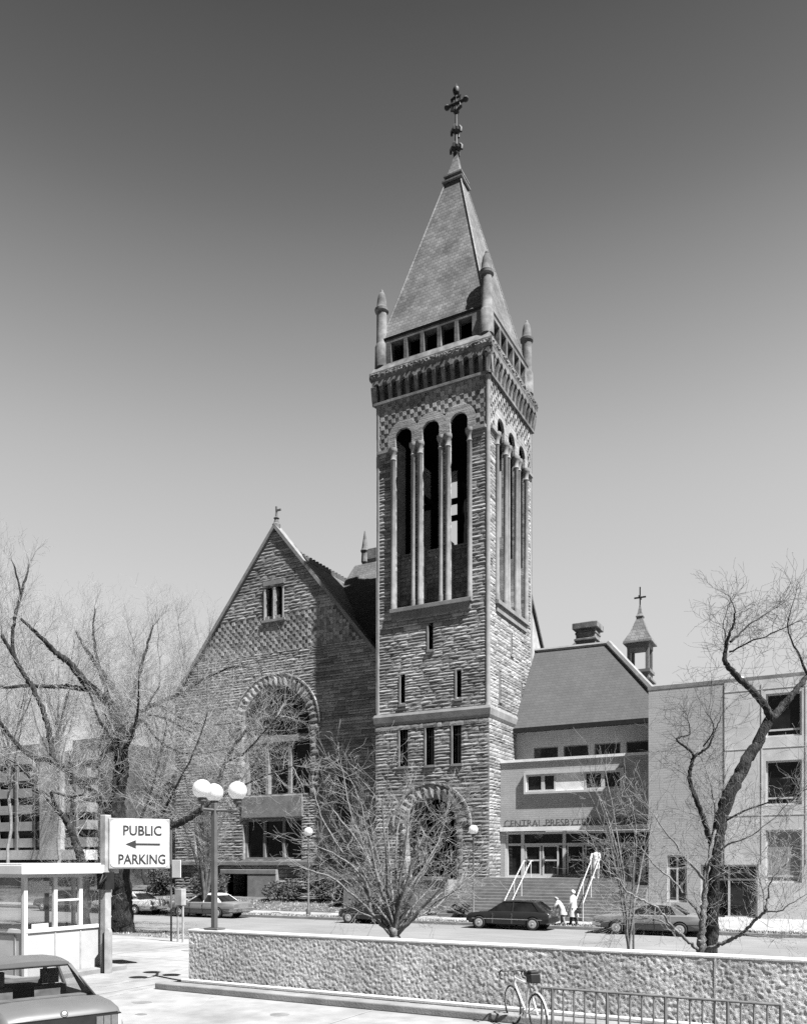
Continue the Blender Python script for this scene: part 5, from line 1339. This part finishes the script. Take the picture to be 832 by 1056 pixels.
# spreading pale bush behind the wall
b = Tree(20.4, 41)
TB = (.2, (.35, .9), 2, .006, .2, .08, .9, (18, 50))
b.limbs([(408, 985, 0, 11), (407, 966, 0, 10), (402, 955, 0, 8)], None)
ST = [[(407, 968, 0, 5), (393, 953, -.1, 4.2), (382, 944, -.2, 4), (381, 925, -.3, 3.4), (374, 905, -.5, 2.8), (350, 884, -.8, 1.8), (325, 872, -1, 1)],
      [(407, 966, 0, 5), (404, 942, .2, 4), (396, 918, .4, 3.4), (386, 897, .6, 2.8), (366, 865, .9, 2), (343, 835, 1.2, 1.2)],
      [(408, 966, 0, 5), (420, 953, -.2, 5), (432, 940, -.3, 4.2), (455, 915, -.6, 2.8), (473, 893, -.8, 1.8), (492, 876, -1, 1)],
      [(407, 962, 0, 4.5), (412, 935, -.3, 3.6), (424, 895, -.6, 2.8), (440, 862, -.8, 2), (470, 832, -1, 1)],
      [(407, 962, 0, 4.5), (409, 925, .3, 3.4), (408, 880, .6, 2.4), (412, 840, .8, 1.4), (420, 812, .9, .8)],
      [(404, 950, 0, 4), (392, 915, -.4, 3), (381, 870, -.7, 2.2), (372, 830, -.9, 1.4), (358, 798, -1, .8)],
      [(396, 930, .3, 3), (378, 880, .8, 2.2), (362, 838, 1, 1.4), (352, 790, 1.1, .8)],
      [(386, 945, -.2, 3.4), (365, 925, -.6, 2.4), (340, 905, -.9, 1.6), (318, 897, -1.1, .9)],
      [(425, 948, -.2, 3), (450, 935, .4, 2.2), (470, 915, .7, 1.4), (485, 905, .9, .8)],
      [(408, 940, .2, 3.4), (430, 905, .7, 2.4), (452, 868, 1, 1.6), (462, 828, 1.2, .8)],
      [(381, 925, -.3, 3), (360, 890, -.4, 2), (335, 850, -.2, 1.3), (325, 820, 0, .8)],
      [(400, 925, 0, 3), (398, 880, -.9, 2), (394, 835, -1.2, 1.3), (400, 800, -1.4, .8)]]
for k in range(16):
    a = -1.25+2.5*k/15+b.r.uniform(-.1, .1); ln = b.r.uniform(80, 140)
    tx, ty = 407+math.sin(a)*ln*.72, 962-math.cos(a)*ln*.98-8
    ST.append([(407, 962, 0, 3.2), (407+(tx-407)*.3, 962+(ty-962)*.36, b.r.uniform(-.3, .3), 2.4), (407+(tx-407)*.66, 962+(ty-962)*.7, b.r.uniform(-.8, .8), 1.5), (tx, ty, b.r.uniform(-1.3, 1.3), .7)])
for s_ in ST: b.limbs(s_, TB)
bb = at(408, 975, 20.4); b.done('bare_bush', 'wide pale multi-stemmed bare bush just behind the textured wall', (bb.x, bb.y, .8), M['palebark'], M['twig'], M['twig'])
# twisted dark tree on the right
d_ = Tree(20.2, 51, .6)
TD = (.095, (.3, .9), 2, .006, .15, .05, .95, (25, 65))
d_.limbs([(731, 1000, 0, 26), (732, 975, 0, 22), (735, 930, 0, 20), (737, 890, 0, 19), (741, 855, 0, 22), (752, 820, 0, 22), (768, 788, 0, 20), (784, 762, 0, 17), (796, 738, 0, 16)], None, wob=.01)
d_.limbs([(796, 742, 0, 13), (784, 722, -.2, 12), (768, 706, -.4, 11), (756, 694, -.5, 9.5), (748, 682, -.6, 9), (748, 668, -.6, 6.5), (752, 655, -.7, 5), (757, 640, -.8, 3.5), (757, 628, -.9, 2), (752, 615, -1, 1)], TD, wob=.01)
d_.limbs([(797, 740, 0, 13), (808, 727, .2, 12), (822, 710, .4, 10), (834, 696, .6, 8), (850, 678, .8, 6), (868, 665, 1, 4), (880, 635, 1.2, 2)], TD, wob=.01)
d_.limbs([(753, 662, -.6, 4.2), (761, 655, -.4, 3.4), (773, 644, -.2, 2.8), (787, 635, 0, 2), (802, 626, .2, 1.2)], TD)
d_.limbs([(752, 672, -.6, 3.4), (772, 663, -1, 2.6), (795, 654, -1.3, 2), (822, 641, -1.6, 1.2)], TD)
d_.limbs([(749, 676, -.6, 3.4), (747, 655, .1, 2.4), (746, 640, .5, 1.8), (752, 622, .9, 1)], TD)
d_.limbs([(833, 697, .6, 5), (822, 672, 0, 3.4), (812, 645, -.4, 2.2), (820, 615, -.8, 1)], TD)
d_.limbs([(735, 872, 0, 12), (729, 858, -.2, 9), (723, 838, -.4, 8), (716, 820, -.5, 8), (711, 806, -.5, 7), (712, 792, -.5, 6.5), (716, 781, -.5, 6), (723, 776, -.5, 4.5), (730, 770, -.5, 3.6), (737, 755, -.5, 2.4), (744, 738, -.4, 1.4)], TD, wob=.012)
d_.limbs([(716, 782, -.5, 5), (712, 775, -.6, 4.4), (698, 764, -.7, 3.6), (702, 760, -.6, 3), (711, 757, -.5, 2.4), (709, 738, -.4, 1.2)], TD, wob=.012)
d_.limbs([(725, 770, -.5, 3), (737, 752, -.9, 2), (728, 735, -1.2, 1.2)], TD)
d_.limbs([(742, 850, 0, 4), (775, 833, -.5, 3), (810, 822, -1, 2), (840, 812, -1.4, 1.2)], TD)
bb = at(732, 985, 20.2); d_.done('gnarled_tree', 'gnarled dark bare tree forking high against the pale wing', (bb.x, bb.y, .8), M['bark'], M['twigdark'], M['twigdark'])
# pale low-forking tree beside it
p_ = Tree(19.6, 61, .72)
TP = (.085, (.35, 1.0), 2, .005, .2, .06, .9, (22, 58))
p_.limbs([(724, 1000, 0, 14), (723, 975, 0, 12), (724, 960, 0, 9), (726, 935, .1, 8), (728, 905, .2, 7), (733, 875, .4, 5), (742, 840, .6, 3), (748, 800, .8, 1.6)], TP)
for s_ in ([(720, 980, 0, 6), (706, 968, -.2, 5), (694, 957, -.3, 4), (683, 942, -.5, 3.4), (672, 933, -.6, 3), (651, 923, -.8, 2.6), (636, 907, -1, 2), (622, 891, -1.1, 1.4), (608, 862, -1.2, .8)],
           [(727, 908, .2, 5), (716, 895, 0, 4), (704, 882, -.2, 3.2), (690, 862, -.4, 2), (672, 838, -.6, 1)],
           [(724, 950, 0, 5), (708, 925, .3, 3.6), (690, 905, .6, 2.6), (668, 885, .8, 1.8), (648, 845, 1, .9)],
           [(727, 982, 0, 7), (738, 976, -.3, 6), (752, 970, -.5, 6), (766, 962, -.8, 5), (778, 950, -1, 4.4), (789, 940, -1.2, 3.8), (792, 920, -1.3, 2.6), (797, 905, -1.4, 1.8), (812, 890, -1.5, 1)],
           [(789, 940, -1.2, 2.8), (803, 940, -1.5, 2), (818, 930, -1.7, 1.4), (840, 918, -1.9, .8)],
           [(764, 964, -.8, 2.6), (790, 966, -1, 1.8), (815, 967, -1.2, 1), (840, 960, -1.2, .7)],
           [(730, 890, .3, 4), (750, 872, -.2, 3), (775, 862, -.6, 2), (800, 842, -.8, 1.2), (826, 815, -1, .7)],
           [(729, 900, .2, 4), (738, 860, 1, 2.6), (735, 820, 1.4, 1.6), (722, 780, 1.6, .8)],
           [(700, 962, -.3, 3), (680, 950, .3, 2), (655, 948, .6, 1.3), (630, 950, .9, .7)],
           [(788, 940, -1.2, 2.6), (786, 918, -.9, 2), (782, 890, -.7, 1.4), (800, 860, -.5, .8)]):
    p_.limbs(s_, TP)
bb = at(724, 985, 19.6); p_.done('forked_tree', 'pale low-forking bare tree at the foot of the gnarled dark tree', (bb.x, bb.y, .8), M['palebark'], M['twig'], M['twig'])
# pale twiggy sapling before the lobby's right end
k_ = Tree(24., 71)
for i in range(6):
    dx = k_.r.uniform(-45, 45); k_.limbs([(648, 985, 0, 2.6), (648+dx*.2, 930, 0, 2.2), (648+dx*.6, 870, k_.r.uniform(-.6, .6), 1.5), (640+dx, 790+abs(dx)*.6+k_.r.uniform(-5, 40), k_.r.uniform(-1, 1), .7)], (.32, (.5, 1.2), 1, .008, .25, .12, .9, (18, 45)))
bb = at(648, 985, 24); k_.done('sapling', 'thin pale sapling in front of the right end of the lobby', (bb.x, bb.y, .4), M['palebark'], M['twig'])

# ---- evergreen shrubs
def shrub(label, x, y, z, rx, ry, rz, n, seed, lo=.05):
    r = random.Random(seed); mb = MB()
    cl = [(r.uniform(-.75, .75)*rx, r.uniform(-.75, .75)*ry, r.uniform(.1, .95)*rz, r.uniform(.25, .5)) for _ in range(max(8, int(n/140)))]
    for i in range(n):
        c = r.choice(cl); v = Vector((r.gauss(0, 1), r.gauss(0, 1), r.gauss(0, 1))).normalized()*r.uniform(.55, 1.05)*c[3]*min(rx, rz, 1.4)
        p = Vector((x+c[0], y+c[1], z+max(lo, c[2]*.85)))+Vector((v.x, v.y, abs(v.z)*.8 if c[2] < .3*rz else v.z*.8)); s_ = r.uniform(.035, .085)
        a = Vector((r.gauss(0, 1), r.gauss(0, 1), r.gauss(0, 1))).normalized(); b_ = a.orthogonal().normalized()
        mb.face([p-a*s_*1.6, p+b_*s_*.6, p+a*s_*1.6, p-b_*s_*.6])
    t = thing('evergreen_shrub', label, 'shrub', (x, y, z), 'evergreen shrubs along the church wall')
    mb.build('foliage', M['leaf'], t, fix=False)
    q = MB()
    for c in cl[:8]: q.tube([(x+c[0]*.2, y+c[1]*.2, z-.1), (x+c[0], y+c[1], z+c[2])], [.03, .012], 5)
    q.build('stems', M['bark'], t, fix=False)
for i, (lab, px, Yd, rx, rz) in enumerate((('dark shrub left of the areaway opening', 216, 46.8, 1.5, 2.2), ('tall dark shrub left of the grey utility cabinet', 168, 47.5, 1.2, 2.2),
        ('broad dark shrub right of the areaway opening', 292, 46.5, 1.6, 1.5), ('widest dark shrub under the shaded corner', 338, 46.6, 2.3, 2.4), ('tall dark shrub against the left edge of the tower', 376, 45.6, 1.5, 3.0),
        ('low dark shrub behind the bush at the kerb', 372, 41.2, 1.3, 1.1), ('small dark shrub by the right end of the terrace wall', 478, 43.6, .7, .8))):
    p = ray(px, 900); x = p[0]*Yd/p[1]
    z = .17 if Yd < 43.5 else .17+(min(Yd, 46.4)-43.3)/3.1*.58
    shrub(lab, x, Yd, z, rx, .9, rz, int(2600*rx*rz/2), 100+i)
# grass tufts and litter on the verge: uncountable ground cover
r = random.Random(3); mb = MB()
for i in range(9000):
    x = r.uniform(-40, -12); y = r.uniform(24.8, 28.1); z = .29-(y-24.6)/3.7*.14
    if noise.noise(Vector((x*.5, y*.9, 2))) < -.05: continue
    h = r.uniform(.03, .1); a = r.uniform(0, 6.28); dx, dy = math.cos(a)*.02, math.sin(a)*.02
    mb.face([(x-dx, y-dy, z), (x+dx, y+dy, z), (x+dx+r.uniform(-.04, .04), y+r.uniform(-.04, .04), z+h)])
for i in range(16000):
    x = r.uniform(-50, 8); y = r.choice((r.uniform(40.2, 41.2), r.uniform(43.5, 46.3))); 
    if y > 43 and x > -20.8: continue
    z = .14 if y < 42 else .17+(y-43.3)/3.1*.58
    h = r.uniform(.03, .12); a = r.uniform(0, 6.28); dx, dy = math.cos(a)*.03, math.sin(a)*.03
    mb.face([(x-dx, y-dy, z), (x+dx, y+dy, z), (x+dx+r.uniform(-.05, .05), y+r.uniform(-.05, .05), z+h)])
g = mb.build('dry_grass', mat('dry_grass', .22, .95, .4, 3, island=.5), fix=False); g['kind'] = 'stuff'; g['label'] = 'thin dry grass on the verges and the church lawn'; g['category'] = 'grass'
